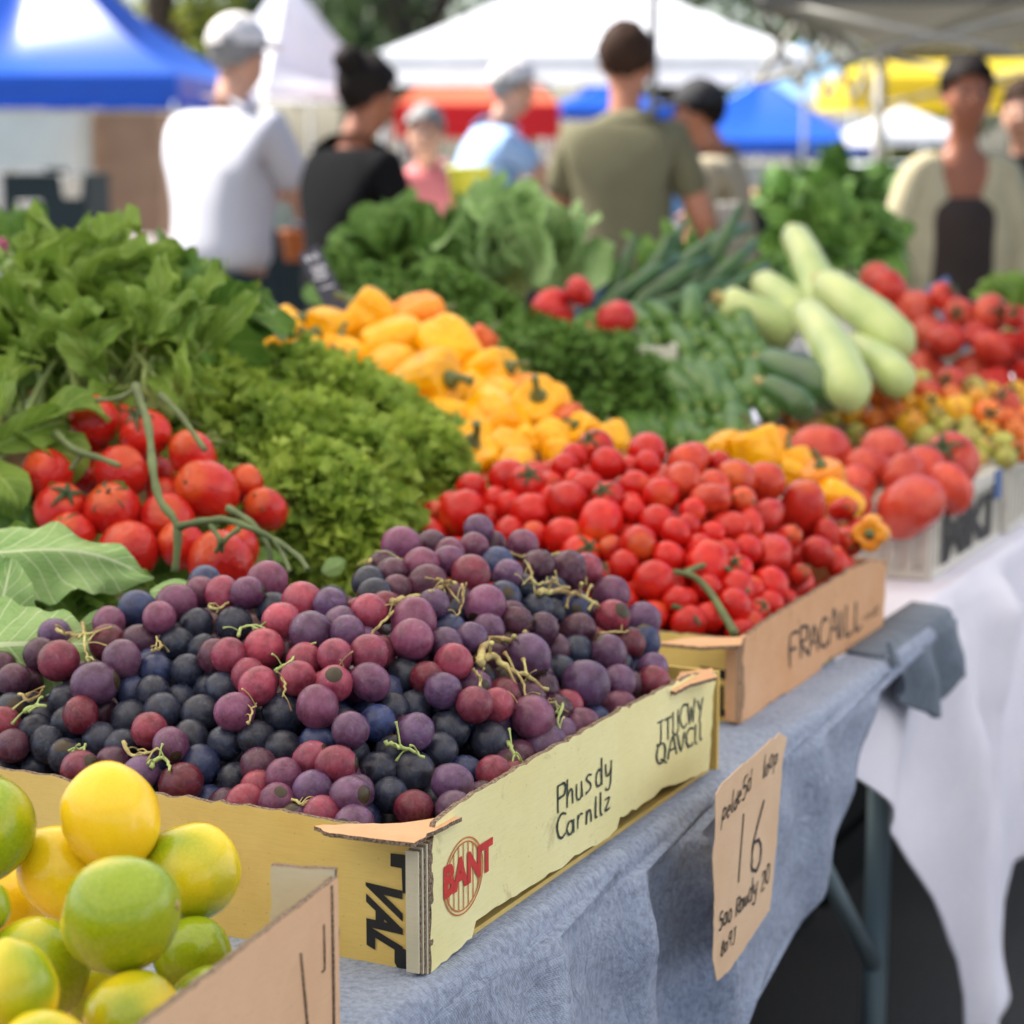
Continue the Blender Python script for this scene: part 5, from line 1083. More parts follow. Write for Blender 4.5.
def person(label, loc, face, height=1.70, skin='skin_light', shirt='cloth_white', pants='denim', hair='hair_dark', lh=(.30, .32, 1.12), rh=(.30, .32, 1.12), lean=0.0, headdrop=0.0, sleeve=.62, width=1.0, cap=None, bun=False, long=False, open_cardigan=None, headturn=0):
    """face: heading in degrees (0 = away from the camera, 180 = to the camera); lh, rh: hand targets (out, forward, up)"""
    root = empty('person', loc, label, 'person'); root.rotation_euler = (0, 0, R(-face)); k = height / 1.7; root.scale = (k * .95, k * .95, k)
    w = width; yl = lean
    def sh(z): return yl * max(0, (z - .95)) * .9                # forward lean above the hips
    B = [(0, sh(.96), .96, .14 * w, .10), (0, sh(1.12), 1.12, .12 * w, .09), (0, sh(1.3), 1.30, .11 * w, .07), (0, sh(1.40) - .005, 1.40, .055, .05), (0, sh(1.48), 1.475, .052, .055)]
    hy = sh(1.55) + .015 + headdrop * .05; hz = -headdrop * .03
    B += [(0, hy + .005, 1.54 + hz, .060, .072), (0, hy + .005, 1.60 + hz, .074, .092), (0, hy, 1.655 + hz, .066, .082), (0, hy - .003, 1.69 + hz, .038, .050)]
    E = [(0, 1), (1, 2), (2, 3), (3, 4), (4, 5), (5, 6), (6, 7), (7, 8)]
    B += [(0, hy + .088, 1.585 + hz, .012, .014), (0, hy + .105, 1.572 + hz, .010, .010)]; E += [(6, 9), (9, 10)]
    for sx in (-1, 1): B += [(sx * .074, hy - .005, 1.59 + hz, .010, .014), (sx * .086, hy - .015, 1.60 + hz, .008, .020)]; E += [(6, len(B) - 2), (len(B) - 2, len(B) - 1)]
    arms = []
    for sx, tgt in ((-1, lh), (1, rh)):
        S = Vector((sx * .165 * w, sh(1.36), 1.355)); Wt = Vector((sx * tgt[0], sh(1.3) + tgt[1], tgt[2])); d = Wt - S; L = min(d.length, .535); Wt = S + d.normalized() * L
        m_ = (S + Wt) / 2; h = math.sqrt(max(0, .28 ** 2 - (L / 2) ** 2)); pole = Vector((sx * .5, -.5, -1)); pole = (pole - d.normalized() * pole.dot(d.normalized())).normalized(); El = m_ + pole * h
        hd = (Wt - El).normalized(); a0 = len(B); B += [(*S, .062, .066), (*((S + El) / 2), .050, .052), (*El, .041, .043), (*((El * .5 + Wt * .5)), .037, .037), (*Wt, .026, .022), (*(Wt + hd * .05), .036, .018), (*(Wt + hd * .085), .036, .015)]
        E += [(2, a0)] + [(a0 + i, a0 + i + 1) for i in range(6)]; arms.append((S, El, Wt, hd, sx))
        sd = hd.cross(Vector((0, 0, 1))); sd = sd.normalized() if sd.length > .1 else Vector((1, 0, 0)); dn = Vector((0, 0, -1)); dn = (dn - hd * dn.dot(hd)).normalized()
        for f_, (o_, ln) in enumerate(((-.028, .062), (-.010, .074), (.010, .070), (.027, .055))):
            b = len(B); q = Wt + hd * .088 + sd * o_; B += [(*q, .009, .009), (*(q + hd * ln * .5 + dn * .004), .0085, .0085), (*(q + hd * ln * .85 + dn * .022), .0075, .0075)]; E += [(a0 + 6, b), (b, b + 1), (b + 1, b + 2)]
        b = len(B); q = Wt + hd * .03 - sd * sx * .036; B += [(*q, .011, .011), (*(q + hd * .03 - sd * sx * .014 + dn * .01), .0095, .0095), (*(q + hd * .055 - sd * sx * .012 + dn * .02), .008, .008)]; E += [(a0 + 5, b), (b, b + 1), (b + 1, b + 2)]
    for sx in (-1, 1):
        a0 = len(B); B += [(sx * .09, 0, .86, .088, .092), (sx * .10, .01, .50, .056, .060), (sx * .105, -.01, .30, .048, .052), (sx * .105, -.01, .09, .036, .04), (sx * .11, .06, .045, .042, .03), (sx * .115, .15, .03, .036, .022)]; E += [(0, a0)] + [(a0 + i, a0 + i + 1) for i in range(5)]
    skin_obj('body', B, E, skin, root)
    g = .022
    Sv = [(0, sh(.90), .90, .170 * w + g, .125 + g), (0, sh(1.0), 1.02, .160 * w + g, .118 + g), (0, sh(1.14), 1.15, .150 * w + g, .115 + g), (0, sh(1.3), 1.30, .175 * w + g, .122 + g), (0, sh(1.42) - .006, 1.41, .105, .085), (0, sh(1.45), 1.455, .074, .072)]; Se = [(0, 1), (1, 2), (2, 3), (3, 4), (4, 5)]
    for S, El, Wt, hd, sx in arms:
        a0 = len(Sv); sl = S + (El - S) * min(1, sleeve); Sv += [(*S, .074, .080), (*((S + sl) / 2), .068, .070), (*sl, .066, .066)]; Se += [(3, a0), (a0, a0 + 1), (a0 + 1, a0 + 2)]
        if sleeve > 1: e2_ = El + (Wt - El) * (sleeve - 1); Sv.append((*e2_, .046, .046)); Se.append((a0 + 2, a0 + 3))
    if open_cardigan:
        Tk = [(x, y, z, r0 - .012, r1 - .010) if i < 4 else (x, y, z - .06, .10, .07) for i, (x, y, z, r0, r1) in enumerate(Sv[:5])]
        skin_obj('tank_top', Tk, [(0, 1), (1, 2), (2, 3)], shirt, root)
        for sx in (-1, 1):
            S, El, Wt, hd, _ = arms[0 if sx < 0 else 1]; c_ = [(sx * .14, .03, .80, .050, .10), (sx * .13, sh(1.0) + .03, 1.0, .052, .10), (sx * .12, sh(1.2) + .03, 1.2, .052, .10), (sx * .10, sh(1.35) + .02, 1.38, .050, .075), (*S, .066, .070), (*El, .066, .066), (*(El * .35 + Wt * .65), .062, .062)]
            skin_obj('cardigan_side', c_, [(i, i + 1) for i in range(6)], open_cardigan, root)
        bk = [(0, -.075, .82, .15, .045), (0, -.08 + sh(1.1), 1.1, .15, .05), (0, -.06 + sh(1.38), 1.38, .13, .05)]; skin_obj('cardigan_back', bk, [(0, 1), (1, 2)], open_cardigan, root)
    else: skin_obj('shirt', Sv, Se, shirt, root)
    Pv = [(0, sh(.97), .97, .162 * w, .125), (0, 0, .90, .168 * w, .13)]; Pe = [(0, 1)]
    for sx in (-1, 1): a0 = len(Pv); Pv += [(sx * .095, 0, .80, .10, .105), (sx * .10, .01, .50, .078, .082), (sx * .105, -.01, .12, .070, .074)]; Pe += [(1, a0), (a0, a0 + 1), (a0 + 1, a0 + 2)]
    skin_obj('trousers', Pv, Pe, pants, root)
    for sx in (-1, 1): skin_obj('shoe', [(sx * .105, -.04, .045, .045, .042), (sx * .11, .06, .045, .050, .038), (sx * .117, .17, .035, .044, .028)], [(0, 1), (1, 2)], 'shoe', root, 1)
    # hair: a cap of many lumps over the skull, face left free
    hm = MB(); hc = Vector((0, hy - .012, 1.635 + hz)); rows = []
    for i in range(13):
        th = math.pi * .84 * i / 12; row = []
        for j in range(28):
            ph = 2 * math.pi * j / 28; fr = math.sin(ph); lim = .40 + (.21 if long else .19) * (1 - fr) + .03 * math.sin(ph * 9)
            t_ = min(th, math.pi * lim); r = 1 + .16 * noise.noise(Vector((math.cos(ph) * 3, math.sin(ph) * 3, th * 4 + face)))
            row.append(hc + Vector((math.sin(t_) * math.cos(ph) * .090 * r, math.sin(t_) * math.sin(ph) * .108 * r, math.cos(t_) * .098 * r)))
        rows.append(row)
    hm.grid(rows, closed=True); ho = hm.obj('hair', hair); ho.parent = root
    if bun: b = ball(organic(1, 1, .9, .2, 3, 2), 16, 10); b.v = [tuple(Vector(v) * .052 + hc + Vector((0, -.07, .075))) for v in b.v]; bo = b.obj('hair_bun', hair); bo.parent = root
    for sx in (-1, 1): e = ball(lambda a, b_: sph(a, b_), 10, 6); e.v = [tuple(Vector((v[0] * .013, v[1] * .008, v[2] * .008)) + Vector((sx * .031, hy + .083, 1.605 + hz))) for v in e.v]; eo = e.obj('eye', 'eye'); eo.parent = root
    e = ball(lambda a, b_: sph(a, b_), 10, 6); e.v = [tuple(Vector((v[0] * .024, v[1] * .008, v[2] * .006)) + Vector((0, hy + .074, 1.542 + hz))) for v in e.v]; eo = e.obj('mouth', 'lips'); eo.parent = root
    if cap:
        cm = MB(); rows = []
        for i in range(8):
            th = math.pi * .5 * i / 7; rows.append([hc + Vector((math.sin(th) * math.cos(2 * math.pi * j / 24) * .094, math.sin(th) * math.sin(2 * math.pi * j / 24) * .112, .004 + math.cos(th) * .098)) for j in range(24)])
        cm.grid(rows, closed=True); co = cm.obj('cap', cap); co.parent = root
        vm = MB(); rows = [[hc + Vector((math.cos(R(a)) * (.095 + .0 * q), math.sin(R(a)) * .115 + q * .07 * math.sin(R(a)), .010 - q * .018 * math.sin(R(a)))) for a in range(30, 151, 10)] for q in (0, .5, 1)]; vm.grid(rows); vo = vm.obj('cap_brim', cap); vo.parent = root; so = vo.modifiers.new('t', 'SOLIDIFY'); so.thickness = .005
    return root
def ground_at(px, D): p = at(px, 300, D); return Vector((p.x, p.y, 0))
person('man in a white t-shirt and white cap, grey hair, back turned, holding something', ground_at(222, 6.9), 38, 1.70, 'skin_light', 'cloth_white', 'dark_teal', 'hair_grey', (.12, .38, 1.16), (.10, .40, 1.14), .12, .5, .75, 1.18, cap='cap_white')
person('person with short black hair in a black t-shirt, leaning right over the greens', ground_at(345, 6.4), 50, 1.56, 'skin_tan', 'cloth_black', 'cloth_black', 'hair_dark', (.12, .35, 1.0), (.15, .32, .98), .12, .6, .6, 1.02, bun=True)
person('person with brown hair in an olive t-shirt, back to the camera', ground_at(622, 6.7), 12, 1.66, 'skin_mid', 'cloth_olive', 'denim', 'hair_brown', (.16, .30, 1.05), (.20, .28, 1.12), .05, .2, .7, 1.0)
person('man in a beige t-shirt and dark cap, looking down to the left', ground_at(728, 7.5), 285, 1.53, 'skin_mid', 'cloth_beige', 'cloth_beige', 'hair_dark', (.15, .30, .95), (.24, .10, .86), .15, .8, .65, 1.12, cap='cap_dark')
person('grey-haired person in a light blue shirt stretching an arm to the right', ground_at(472, 9.2), 70, 1.66, 'skin_light', 'cloth_sky', 'denim', 'hair_grey', (.1, .45, 1.25), (.1, .50, 1.22), .3, .5, .6, 1.1, cap='cap_white')
person('low bent person with a flushed face, half hidden between the tables', ground_at(432, 8.4), 190, 1.46, 'skin_light', 'cloth_pink', 'denim', 'hair_grey', (.15, .30, 1.0), (.15, .32, .98), .15, .6, .6, 1.0)
person('woman in a beige open cardigan over a dark brown tank top, facing the stall', ground_at(956, 6.6), 178, 1.56, 'skin_tan', 'cloth_brown', 'cloth_beige', 'hair_dark', (.24, .16, .86), (.24, .16, .86), .06, .3, .6, .90, bun=False, long=True, open_cardigan='cloth_cardigan')
person('person in dark clothing cut by the right photo edge', ground_at(1022, 7.4), 205, 1.52, 'skin_light', 'cloth_black', 'cloth_black', 'hair_brown', (.22, .25, 1.1), (.22, .25, 1.1), .1, .4, .4, 1.05, long=True)
# ------------------------------------------------------------------ tents
fabric('tent_blue', lin((30, 92, 200)), .25, .35); fabric('tent_white', lin((240, 242, 246)), .35, .6); fabric('tent_red', lin((214, 40, 44)), .3); fabric('tent_orange', lin((236, 120, 84)), .35); fabric('tent_yellow', lin((240, 214, 60)), .4)
fabric('tent_grey', lin((112, 108, 96)), .10); fabric('tent_sky', lin((150, 196, 232)), .3); fabric('canopy_white', lin((248, 240, 224)), .5); plain('tent_pole', lin((186, 188, 184)), .4, .1, metal=.2); plain('pole_pale', lin((160, 156, 144)), .5); plain('pole_dark', lin((92, 90, 86)), .5)
def tent(label, c, ang, w, d, eave, rise, roof='tent_white', val=None, valh=.22, pole='tent_pole', group='market tents', sag=.12, legs=(0, 1, 2, 3), truss=False, pr=.022):
    a = R(ang); ex = Vector((math.cos(a), math.sin(a), 0)); ey = Vector((-math.sin(a), math.cos(a), 0)); c = Vector((c[0], c[1], 0)); r = empty('market_tent', c, label, 'tent', group)
    co = [c - ex * w / 2 - ey * d / 2, c + ex * w / 2 - ey * d / 2, c + ex * w / 2 + ey * d / 2, c - ex * w / 2 + ey * d / 2]; ap = c + Z * (eave + rise); mb = MB(); n = 12
    for k in range(4):
        A, B = co[k] + Z * eave, co[(k + 1) % 4] + Z * eave; rows = []
        for i in range(n + 1):
            t = i / n; rows.append([])
            for j in range(n + 1):
                u = j / n; e = A.lerp(B, u); p = ap.lerp(e, t); s_ = sag * (math.sin(math.pi * t) * (.9 - .5 * abs(2 * u - 1))) ; rows[-1].append(p - Z * s_ * rise)
        mb.grid(rows)
    mb.obj('roof', roof, r); mb = MB()
    for k in range(4):
        A, B = co[k] + Z * (eave - .002), co[(k + 1) % 4] + Z * (eave - .002); o_ = ((A + B) / 2 - c); o_.z = 0; o_.normalize(); rows = []
        for q in (0, .5, 1): rows.append([A.lerp(B, i / 24) + o_ * (.012 + .012 * math.sin(i * 1.9) * q) - Z * valh * q for i in range(25)])
        mb.grid(rows)
    mb.obj('valance', val or roof, r)
    for k in legs: m2 = MB(); q = co[k] + (c - co[k]).normalized() * .06; m2.tube([Vector((q.x, q.y, 0)), Vector((q.x, q.y, eave))], pr, 8); m2.obj('leg', pole, r)
    if truss:
        for k in range(4):
            A, B = co[k] + Z * (eave - .03), co[(k + 1) % 4] + Z * (eave - .03); M_ = (A + B) / 2
            m2 = MB(); m2.tube([A, A.lerp(B, .25) - Z * .28, M_, A.lerp(B, .75) - Z * .28, B], .014, 6); m2.tube([A - Z * .3, A.lerp(B, .25), M_ - Z * .3, A.lerp(B, .75), B - Z * .3], .014, 6); m2.obj('truss', pole, r)
        for k in range(4): m2 = MB(); m2.tube([co[k] + Z * (eave - .04), ap - Z * .05], .016, 6); m2.obj('roof_rib', pole, r)
    return r
def gx(px, D): return at(px, 150, D).x
def zat(py, D): return at(512, py, D).z
# each tent's near eave line falls at the height the photo shows at its distance
D = 22; tent('large blue tent cut by the left photo edge', (gx(5, D) , D + 1.9), -4, 3.9, 3.9, zat(76, D), 1.75, 'tent_blue', 'tent_blue', .26, sag=.30)
D = 25; tent('small white peaked tent behind the man in the white cap', (gx(282, D), D + 1.2), 38, 1.75, 1.75, zat(88, D), 1.35, 'tent_white', sag=.25, valh=.12)
D = 17; tent('big white canopy in the middle of the picture', (gx(585, D), D + 1.9), 2, 3.3, 3.8, zat(55, D) , .85, 'tent_white', sag=.1, valh=.13, legs=(0, 1), pole='tent_pole')
D = 24; tent('orange-red tent with a bright red valance in the centre', (gx(478, D), D + 1.3), 0, 1.75, 2.2, zat(104, D), .85, 'tent_orange', 'tent_red', .36, sag=.1)
D = 26; tent('small blue tent tip behind the olive shirt', (gx(610, D), D + 1.2), 10, 1.4, 1.4, zat(108, D), .35, 'tent_blue', sag=.1, valh=.12)
D = 21; tent('blue tent with pale sunlit roof right of the man in the dark cap', (gx(775, D), D + 1.4), -14, 2.1, 2.4, zat(140, D), .62, 'tent_blue', 'tent_blue', .14, sag=.2)
D = 27; tent('pale sky-blue tent above the blue one', (gx(815, D), D + 1.5), 6, 1.7, 2.2, zat(98, D), .75, 'tent_sky', 'tent_white', .3, sag=.15)
D = 24; tent('yellow tent behind the woman in the cardigan', (gx(985, D), D + 1.6), 0, 3.0, 2.6, zat(76, D), .7, 'tent_yellow', 'tent_yellow', .34, sag=.1)
D = 20; tent('small white tent between the pole and the woman', (gx(915, D), D + .9), 12, .95, 1.2, zat(134, D), .26, 'tent_white', sag=.1, valh=.1)
# grey canopy at the upper right, its underside and frame towards us
e3 = zat(52, 13.0); tent('grey canopy at upper right, seen from below with its folding frame', (3.92, 9.97), -14, 5.0, 5.0, e3, .75, 'tent_grey', 'tent_grey', .06, 'pole_pale', truss=True, sag=.05, legs=(3, 2), pr=.035)
# the stall's own white canopy, unseen; sized and placed to shape the soft light
tent('unseen white canopy standing over the produce tables', (-.62, 1.95), 26, 4.3, 5.4, 2.32, .8, 'canopy_white', 'canopy_white', .18, 'tent_pole', truss=False, legs=(0, 3), sag=.05)
op = tent('added unseen white tent across the aisle, its wall reflecting sun onto the stall', (4.6, 1.0), 8, 3.2, 5.2, 2.25, .8, 'tent_white', sag=.05)  # added out of view: its sunlit wall bounces light back onto the stall
a_ = R(8); ex_ = Vector((math.cos(a_), math.sin(a_), 0)); ey_ = Vector((-math.sin(a_), math.cos(a_), 0)); c_ = Vector((4.6, 1.0, 0))
for nm_, A_, B_ in (('bounce_wall', c_ - ex_ * 1.58 - ey_ * 2.6, c_ - ex_ * 1.58 + ey_ * 2.6), ('back_wall', c_ + ex_ * 1.58 - ey_ * 2.6, c_ + ex_ * 1.58 + ey_ * 2.6)):
    mb = MB(); mb.grid([[A_.lerp(B_, i / 60) + ex_ * (.03 * math.sin(i * 1.1) * (1 - q / 6)) + Z * (.03 + 2.2 * q / 6) for i in range(61)] for q in range(7)]); mb.obj(nm_, 'tent_white', op)
pl = empty('tent_pole', (gx(651, 8.5), 8.5, 0), 'thin dark pole rising behind the person in the olive shirt', 'pole'); m2 = MB(); m2.tube([Vector((gx(651, 8.5), 8.5, 0)), Vector((gx(650, 8.5), 8.5, 2.6))], .016, 8); m2.obj('shaft', 'pole_dark', pl)
m2 = MB(); m2.box((gx(651, 8.5), 8.5, .015), (.12, .12, .015)); m2.obj('base_plate', 'pole_dark', pl, smooth=False)
# ------------------------------------------------------------------ left market booth
plain('booth_cream', lin((206, 200, 184)), .7, .1, 6); plain('booth_brown', lin((168, 132, 104)), .7, .2, 5); plain('booth_dark', lin((34, 50, 52)), .8, .3, 3); plain('booth_white', lin((208, 218, 214)), .6, .1, 4); plain('goods_green', lin((120, 170, 110)), .6, .4, 9); plain('goods_teal', lin((150, 200, 205)), .4, .1); plain('goods_orange', lin((214, 120, 60)), .6, .2); plain('goods_yellow', lin((224, 220, 70)), .5, .2); plain('goods_blue', lin((96, 150, 200)), .5, .2); plain('goods_purple', lin((150, 60, 100)), .6, .3)
D = 16; zt = zat(98, D); mpx = D / F
def bx(label, name, cat, x0, y0, x1, y1, D, dep, mat, grp=None, extra=None):
    A = at(x0, y0, D); B = at(x1, y1, D); r = empty(name, Vector(((A.x + B.x) / 2, A.y, min(A.z, B.z))), label, cat, grp); w, h = abs(B.x - A.x) / 2, abs(A.z - B.z) / 2; c = Vector(((A.x + B.x) / 2, A.y + dep / 2, (A.z + B.z) / 2))
    mb = MB(); mb.box(c, (w, dep / 2, h)); mb.obj('body', mat, r, smooth=False)
    mb = MB(); mb.box(c + Z * (h + .006), (w + .012, dep / 2 + .012, .008)); mb.obj('rim', extra or mat, r, smooth=False)
    return r
def legged(r, x0, x1, D, dep, y, mat='booth_cream'):
    z = at(0, y, D).z
    for x in (x0, x1):
        for dd in (.03, dep - .03): p = at(x, y, D); mb = MB(); mb.tube([Vector((p.x, p.y + dd, 0)), Vector((p.x, p.y + dd, z))], .02, 6); mb.obj('leg', mat, r)
r = bx('cream counter front of a booth under the large blue tent', 'market_booth', 'booth', -20, 112, 88, 168, 15.5, .7, 'booth_white', extra='booth_cream'); legged(r, -10, 84, 15.5, .7, 168)
r2 = bx('brown wooden cabinet beside the cream booth', 'cabinet', 'cabinet', 92, 112, 160, 236, 15.2, .6, 'booth_brown', extra='booth_cream'); legged(r2, 96, 156, 15.2, .6, 236, 'booth_brown')
mb = MB(); A = at(85, 112, 15.1); mb.box((A.x, A.y, A.z / 2), (.035, .03, A.z / 2)); o = mb.obj('booth_post', 'booth_cream', smooth=False); tag(o, 'cream post between booth counter and brown cabinet', 'post')
rg = random.Random(77)
def bucket(label, x, y, rpx, D, mat, cat='bucket', name='bucket', grp='pots and buckets of the far stalls'):
    r = rpx / F * D; p = at(x, y, D); e = empty(name, p - Z * r, label, cat, grp); mb = MB(); mb.tube([p - Z * r, p - Z * r * .98, p + Z * r * .9, p + Z * r], [r * .6, r * .78, r, r * 1.06], 16); mb.obj('body', mat, e); m2 = MB(); ring = [p + Z * r + Vector((math.cos(a * .393) * r * 1.06, math.sin(a * .393) * r * 1.06, 0)) for a in range(17)]; m2.tube(ring, r * .07, 6); m2.obj('rim', mat, e)
t_ = bx('dark covered display table under the blue tent', 'display_table', 'table', 2, 176, 86, 240, 13.5, .8, 'booth_dark'); legged(t_, 6, 82, 13.5, .8, 240)
bucket('white round standing in for a blurred light spot on the dark display table, upper one', 72, 187, 11, 12.6, 'plastic_white'); bucket('white round standing in for a blurred light spot, lower left of the dark display table', 30, 213, 11, 12.2, 'plastic_white')  # white tubs made up to imitate blurred bright spots
bucket('pale teal tub between the white and the black t-shirts', 281, 215, 15, 7.6, 'goods_teal'); bucket('blue tub beside the pale teal one', 313, 222, 14, 7.7, 'goods_blue'); bucket('orange pot under the teal and blue tubs', 296, 246, 15, 7.5, 'goods_orange')
bucket('white cup at the hip of the man in the beige t-shirt', 728, 215, 11, 7.1, 'plastic_white'); bucket('yellow-green bag of goods above the cabbage', 470, 190, 22, 6.2, 'goods_yellow'); bucket('pale tub right of the yellow-green goods', 500, 186, 12, 6.3, 'goods_blue')
tt = bx('far table with cloth behind the people in the middle', 'display_table', 'table', 262, 225, 560, 330, 8.0, .7, 'booth_dark', extra='booth_white'); legged(tt, 270, 552, 8.0, .7, 330)
tu = bx('far stall counter behind the marrows and the tent pole', 'display_table', 'table', 745, 205, 900, 290, 9.4, .8, 'booth_dark', extra='booth_white'); legged(tu, 750, 895, 9.4, .8, 290)
leafy_bunch('potted_plant', 'dark leafy plant on the far counter left of the woman', 'plant', at(835, 215, 9.1), (.30, .15, .22), 90, 'leaf_dark', .18, .06, 90, curl=(.4, 1.2))
leafy_bunch('potted_plant', 'purple-tinged bunch of greens behind the tall leafy greens', 'plant', at(15, 262, 3.4), (.08, .05, .02), 24, 'leaf_chard', .06, .02, 91, curl=(.4, 1.2))
for i, (x, y, rr, D, m_, l) in enumerate([(28, 247, 8, 3.1, 'goods_purple', 'left'), (45, 243, 8, 3.15, 'goods_purple', 'middle'), (2, 246, 8, 3.1, 'goods_purple', 'edge')]):
    o = inst('radish', ball(organic(1, 1, 1.1, .06, 2, i), 16, 10).mesh('radish', m_), at(x, y, D), rquat(rg), rr / F * D); tag(o, 'dark pink radish peeping over the tall greens at far left', 'radish', 'radishes')
for i in range(40):                                        # crates of goods and shoppers' colours on the far counters
    x = rg.choice([rg.uniform(752, 895), rg.uniform(268, 330), rg.uniform(560, 580)]); D = 9.3 if x > 700 else 8.0; y = (203 if x > 700 else 222) - rg.uniform(0, 14); rr = rg.uniform(4, 8)
    o = inst('round_fruit', BIGT[i % 2], at(x, y, D), rquat(rg), rr / F * D, None, rg.choice([(.6, .12, .05), (.7, .5, .3), (.5, .5, .15), (.7, .65, .6), (.6, .3, .1)])); tag(o, 'blurred round fruit piled on a far stall counter', 'fruit', 'round fruit on the far counters')
for i, (px, wd, h_, D, m_) in enumerate([(690, 40, 55, 14, 'goods_blue'), (930, 60, 60, 13, 'booth_white'), (800, 100, 50, 15, 'booth_cream'), (990, 60, 60, 12.5, 'booth_white'), (340, 90, 60, 15, 'booth_cream'), (560, 60, 50, 14.5, 'booth_cream')]):
    rr = bx(['blue covered stall box', 'white stall box behind the woman', 'cream stall counter below the blue tent', 'white stall box at the far right', 'cream stall counter below the white peaked tent', 'cream counter left of the olive shirt'][i], 'stall_counter', 'counter', px - wd, 165, px + wd, 165 + h_, D, .8, m_); legged(rr, px - wd + 4, px + wd - 4, D, .8, 165 + h_)
# ------------------------------------------------------------------ trees beyond the tents
plain('bark', (.10, .075, .055), .9, .4, 5, .5, 20)
def treemat(name, c, c2):
    k = NT(name); v = k.coord(); oi = k.noise(v, 2.2, 4); k.set(Base_Color=k.mix(k.ramp(oi, .35, .65), c2, c), Roughness=.6); tr = k.node('ShaderNodeBsdfTranslucent'); k.l.new(k.b.inputs['Base Color'].links[0].from_socket, tr.inputs['Color']); mx = k.node('ShaderNodeMixShader'); mx.inputs[0].default_value = .35
    k.l.new(k.b.outputs[0], mx.inputs[1]); k.l.new(tr.outputs[0], mx.inputs[2]); k.l.new(mx.outputs[0], k.n['Material Output'].inputs[0]); MATS[name] = k.m
treemat('tree_green', (.09, .15, .045), (.045, .085, .03)); treemat('tree_lime', (.42, .45, .04), (.16, .22, .05)); treemat('tree_deep', (.055, .09, .035), (.03, .055, .022))
def tree(label, px, D, h, wpx, mat, seed, n=2600):
    rg = random.Random(seed); x = gx(px, D); r = empty('tree', Vector((x, D, 0)), label, 'tree', 'trees beyond the market'); rad = wpx / F * D / 2
    tb_ = MB(); tb_.tube([Vector((x, D, 0)), Vector((x + .1, D, h * .3)), Vector((x - .1, D + .1, h * .6)), Vector((x, D, h * .85))], [.28, .22, .15, .05], 9)
    cl = []
    for k in range(22):
        a = rquat(rg) @ Z; c = Vector((x, D, h * .62)) + Vector((a.x * rad * .75, a.y * rad * .7, a.z * h * .33)); cl.append((c, rad * rg.uniform(.25, .42))); tb_.tube([Vector((x, D, h * rg.uniform(.3, .6))), (c + Vector((x, D, h * .5))) / 2, c], [.09, .06, .02], 5)
    tb_.obj('trunk', 'bark', r); mb = MB()
    for k in range(n):
        c, q = rg.choice(cl); a = rquat(rg) @ Z; p = c + a * q * rg.uniform(.5, 1.1) ** .5; s = rg.uniform(.07, .17) * D / 40; e = rquat(rg); e1_, e2_ = e @ Vector((1, 0, 0)), e @ Vector((0, 1, 0))
        mb.add([p - e1_ * s, p + e2_ * s * .6, p + e1_ * s, p - e2_ * s * .6], [(0, 1, 2, 3)])
    mb.obj('crown', mat, r)
for a in [('dark green tree rising behind the white peaked tent', 410, 44, 7.5, 260, 'tree_green', 1), ('yellow-green sunlit tree behind the blue tent', 165, 40, 6.5, 150, 'tree_lime', 2), ('deep green tree in the top middle, over the canopy', 520, 50, 8.5, 240, 'tree_deep', 3), ('tall green tree behind the large blue tent', 60, 52, 9, 300, 'tree_green', 4),
          ('green tree between the blue tent and the white peak', 245, 46, 6.8, 120, 'tree_green', 5), ('green tree behind the grey canopy', 800, 50, 7, 240, 'tree_green', 6), ('yellowish tree behind the sky-blue tent', 885, 42, 3.6, 130, 'tree_lime', 7), ('dark tree at the far right', 1010, 46, 7, 220, 'tree_deep', 8), ('dark tree in the gap left of the red tent', 350, 56, 9, 200, 'tree_deep', 9), ('green tree behind the middle canopy', 660, 54, 8, 240, 'tree_green', 10)]: tree(*a)
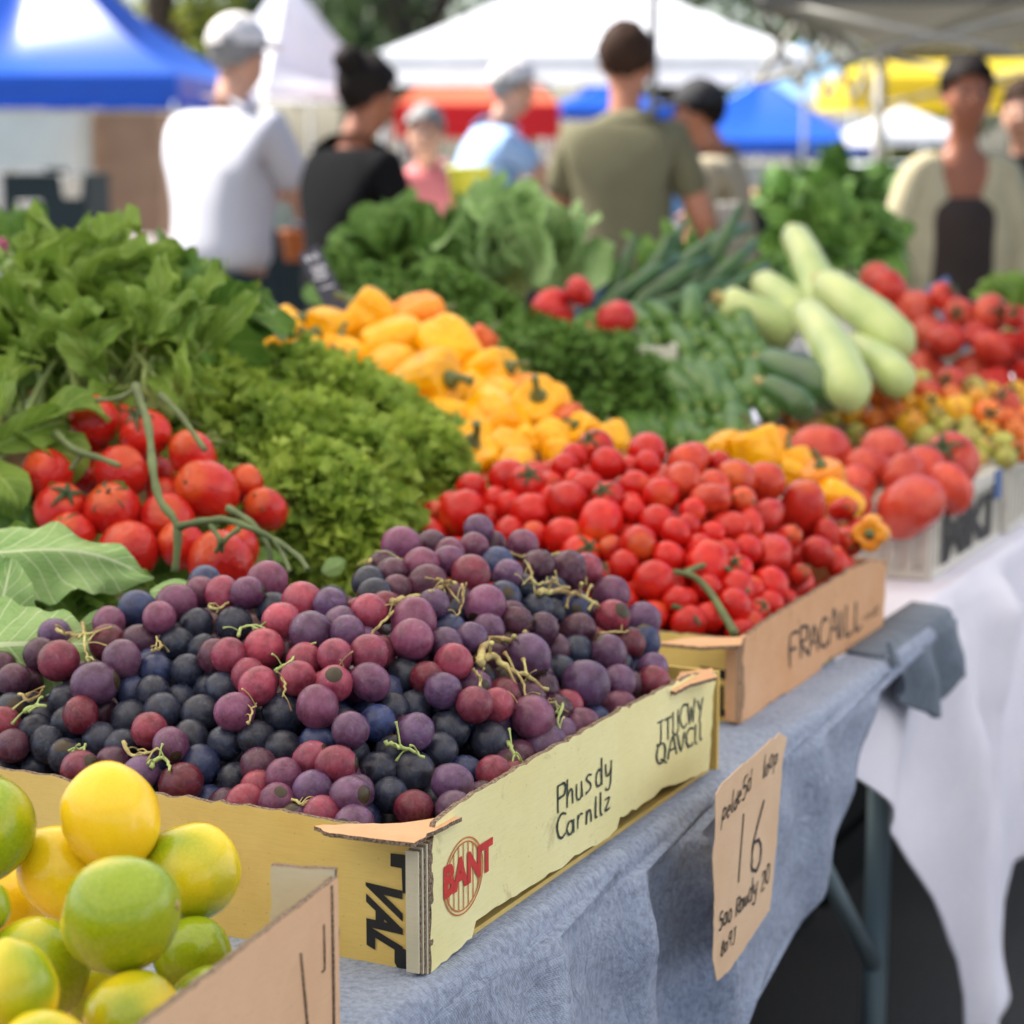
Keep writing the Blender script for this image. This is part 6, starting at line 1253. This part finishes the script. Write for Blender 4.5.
# ------------------------------------------------------------------ ground, sky, light
k = NT('asphalt'); v = k.coord(); k.set(Base_Color=k.mix(k.ramp(k.noise(v, 180, 4, .7), .4, .62), k.mix(k.ramp(k.noise(v, 1.2, 4), .3, .7), (.035, .034, .033), (.06, .058, .056)), (.13, .125, .12)), Roughness=.9); k.bump(k.noise(v, 160, 3), .5, .004); MATS['asphalt'] = k.m
k = NT('paving'); v = k.coord(); k.set(Base_Color=k.mix(k.ramp(k.noise(v, 3, 5), .3, .7), (.22, .20, .18), (.33, .31, .28)), Roughness=.9); MATS['paving'] = k.m
mb = MB(); mb.add([(-150, -20, 0), (150, -20, 0), (150, 300, 0), (-150, 300, 0)], [(0, 1, 2, 3)]); tag(mb.obj('ground', 'asphalt', smooth=False), kind='structure', label='dark asphalt ground of the market square')
mb = MB(); mb.add([(-60, 11, .004), (60, 11, .004), (60, 38, .004), (-60, 38, .004)], [(0, 1, 2, 3)]); tag(mb.obj('pavement', 'paving', smooth=False), kind='structure', label='pale paved strip between the rows of tents')
SE, SA = R(52), R(-68)                                     # sun elevation; azimuth measured from +Y, towards -X
sd = Vector((math.sin(SA) * math.cos(SE), math.cos(SA) * math.cos(SE), math.sin(SE)))
w = bpy.data.worlds.new('World'); scn.world = w; w.use_nodes = True; n = w.node_tree.nodes; sk = n.new('ShaderNodeTexSky'); sk.sky_type = 'NISHITA'; sk.sun_disc = False; sk.sun_elevation = SE; sk.sun_rotation = SA; sk.dust_density = 2.0; sk.air_density = 1.0
bg = n['Background']; bg.inputs[1].default_value = .06; w.node_tree.links.new(sk.outputs[0], bg.inputs[0])
sl = bpy.data.lights.new('sun', 'SUN'); sl.energy = 3.3; sl.angle = R(.5); sl.color = (1, .95, .88); so = bpy.data.objects.new('sun', sl); col.objects.link(so); so.rotation_mode = 'QUATERNION'; so.rotation_quaternion = sd.to_track_quat('Z', 'Y')
cd = bpy.data.cameras.new('camera'); co = bpy.data.objects.new('camera', cd); col.objects.link(co); scn.camera = co
co.location = CAM; co.rotation_euler = (math.pi / 2 - PITCH, 0, 0); cd.sensor_width = 36; cd.lens = F / 1024 * 36; cd.clip_start = .05; cd.clip_end = 1000
cd.dof.use_dof = True; cd.dof.focus_distance = 1.52; cd.dof.aperture_fstop = 6.4; cd.dof.aperture_blades = 0
scn.view_settings.view_transform = 'Standard'; scn.view_settings.look = 'None'; scn.view_settings.exposure = 2.0; scn.view_settings.gamma = 1
scn.render.engine = 'CYCLES'; scn.cycles.use_denoising = True; scn.cycles.max_bounces = 8; scn.cycles.diffuse_bounces = 4; scn.cycles.transmission_bounces = 4; scn.cycles.sample_clamp_indirect = 6; scn.cycles.caustics_reflective = False; scn.cycles.caustics_refractive = False
